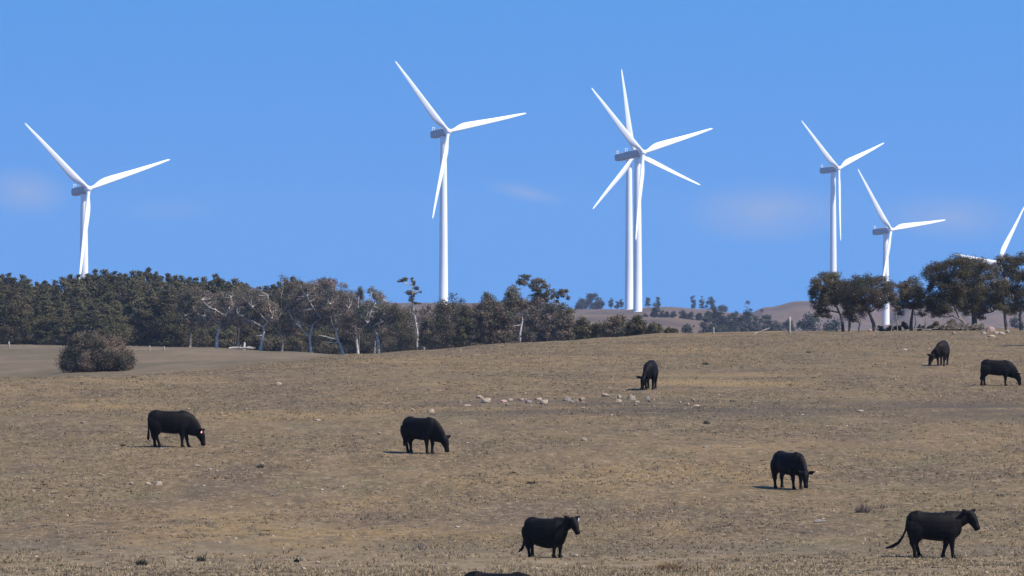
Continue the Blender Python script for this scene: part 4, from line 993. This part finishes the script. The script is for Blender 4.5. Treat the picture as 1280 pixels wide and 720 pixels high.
    md = o.modifiers.new('r', 'REMESH'); md.mode = 'VOXEL'; md.voxel_size = .021; md.use_smooth_shade = True
    ms = o.modifiers.new('s', 'SMOOTH'); ms.factor = .5; ms.iterations = 3
    dg = bpy.context.evaluated_depsgraph_get(); dg.update()
    me = bpy.data.meshes.new_from_object(o.evaluated_get(dg)); me.name = name
    bpy.data.objects.remove(o); bpy.data.meshes.remove(me0)
    me.materials.clear(); me.materials.append(M[hide])
    return me, info
CG = 'black cattle in the pasture'
def cow(px, py, hpx, head, lab, act='', tagc=None, **kw):
    """px: body centre column, py: feet row, hpx: back height, head: direction (0 right, -90 towards us)."""
    me, info = cow_mesh('cow', **kw)
    p_ = foot(px, py); s = hpx * p_.y / F / 1.36
    o = obj('cow', me, None, None, p_); o.rotation_euler = (0, 0, R(head)); o.scale = (s, s, s)
    # pitch the animal with the slope under its feet
    d = Vector((math.cos(R(head)), math.sin(R(head)), 0))
    za = float(ground(np.array([p_.x + d.x * .5 * s]), np.array([p_.y + d.y * .5 * s]))[0]); zb = float(ground(np.array([p_.x - d.x * .65 * s]), np.array([p_.y - d.y * .65 * s]))[0])
    pit = math.atan2(za - zb, 1.15 * s)
    o.rotation_euler = Euler((0, -pit, R(head)), 'XYZ')
    o.location.z = (za * .65 + zb * .5) / 1.15 - .015
    if kw.get('lying'): o.location.z -= .50 * s
    tag(o, lab, 'cow', CG)
    if tagc:
        side, mt = tagc; e = info['ear' + side]
        b_ = bmesh.new(); bmesh.ops.create_cube(b_, size=1); bmesh.ops.scale(b_, vec=(.03, .075, .095), verts=b_.verts); bmesh.ops.bevel(b_, geom=b_.edges[:], offset=.01, segments=2)
        mm = bpy.data.meshes.new('ear_tag'); b_.to_mesh(mm); b_.free()
        t_ = obj('ear_tag', mm, M[mt], o, e + Vector((.045, -.02 if side == 'R' else .02, -.055)))
        t_.rotation_euler = (0, 0, R(-40) if side == 'R' else R(40))
        if mt == 'tag_orange':
            b_ = bmesh.new(); bmesh.ops.create_cube(b_, size=1); bmesh.ops.scale(b_, vec=(.036, .045, .05), verts=b_.verts)
            mm = bpy.data.meshes.new('tag_label'); b_.to_mesh(mm); b_.free(); obj('tag_label', mm, M['tag_white'], t_, Vector((0, 0, -.012)))
        return o, t_
    return o
cow(214, 559, 47, -4, 'black cow grazing to the right with an orange and white ear tag', tagc=('R', 'tag_orange'), legs=(.22, .02, -.02, .22), nyaw=-.06)
cow(526, 567, 46, -40, 'black cow grazing head down to the right, near the photo centre-left, long shadow behind it', legs=(.0, .05, -.04, .12), nyaw=.15, hyaw=.1)
cow(813, 487, 36, -98, 'small-looking black cow grazing straight towards us above the rock row', legs=(.05, 0, 0, .03), nyaw=-.35, hyaw=0)
cow(986, 611, 47, -55, 'black cow grazing with its face turned towards us and one ear standing out', legs=(.08, .10, -.05, .0), nyaw=-.1, hyaw=-.3)
cow(683, 697, 51, -28, 'black cow standing head up with a white ear tag, thin tail tip flicked left', pose='up', tagc=('L', 'tag_white'), legs=(.02, -.05, -.02, .05), nyaw=-.02, hyaw=-.35, belly=.17, fat=1.15,
    tail=[(-.79, 0, 1.20), (-.825, 0, 1.05), (-.84, -.01, .85), (-.84, -.02, .62), (-.85, -.03, .42), (-.91, -.04, .28), (-1.04, -.05, .18)])
cow(1169, 698, 59, -3, 'black cow walking right with its long tail swung out behind', pose='up', legs=(-.22, .10, .14, .0), nyaw=0, hyaw=-.6, fat=1.0,
    tail=[(-.79, 0, 1.18), (-.83, 0, 1.0), (-.86, 0, .82), (-.94, 0, .62), (-1.06, 0, .44), (-1.24, 0, .33), (-1.44, 0, .27)])
cow(1178, 457, 31, -104, 'dark brown-black cow grazing towards the left below the ridge trees', legs=(.05, .0, 0, .05), nyaw=-.8, hyaw=-.1, hide='hide_brown')
cow(1246, 482, 33, -8, 'black cow grazing to the right close to the right edge', legs=(.02, .05, -.24, -.04), nyaw=0, belly=-.03, fat=.85)
cow(625, 764, 79, -8, 'black cow whose back alone shows at the bottom edge', pose='graze', lying=True, mz=.6)

bpy.context.view_layer.update()
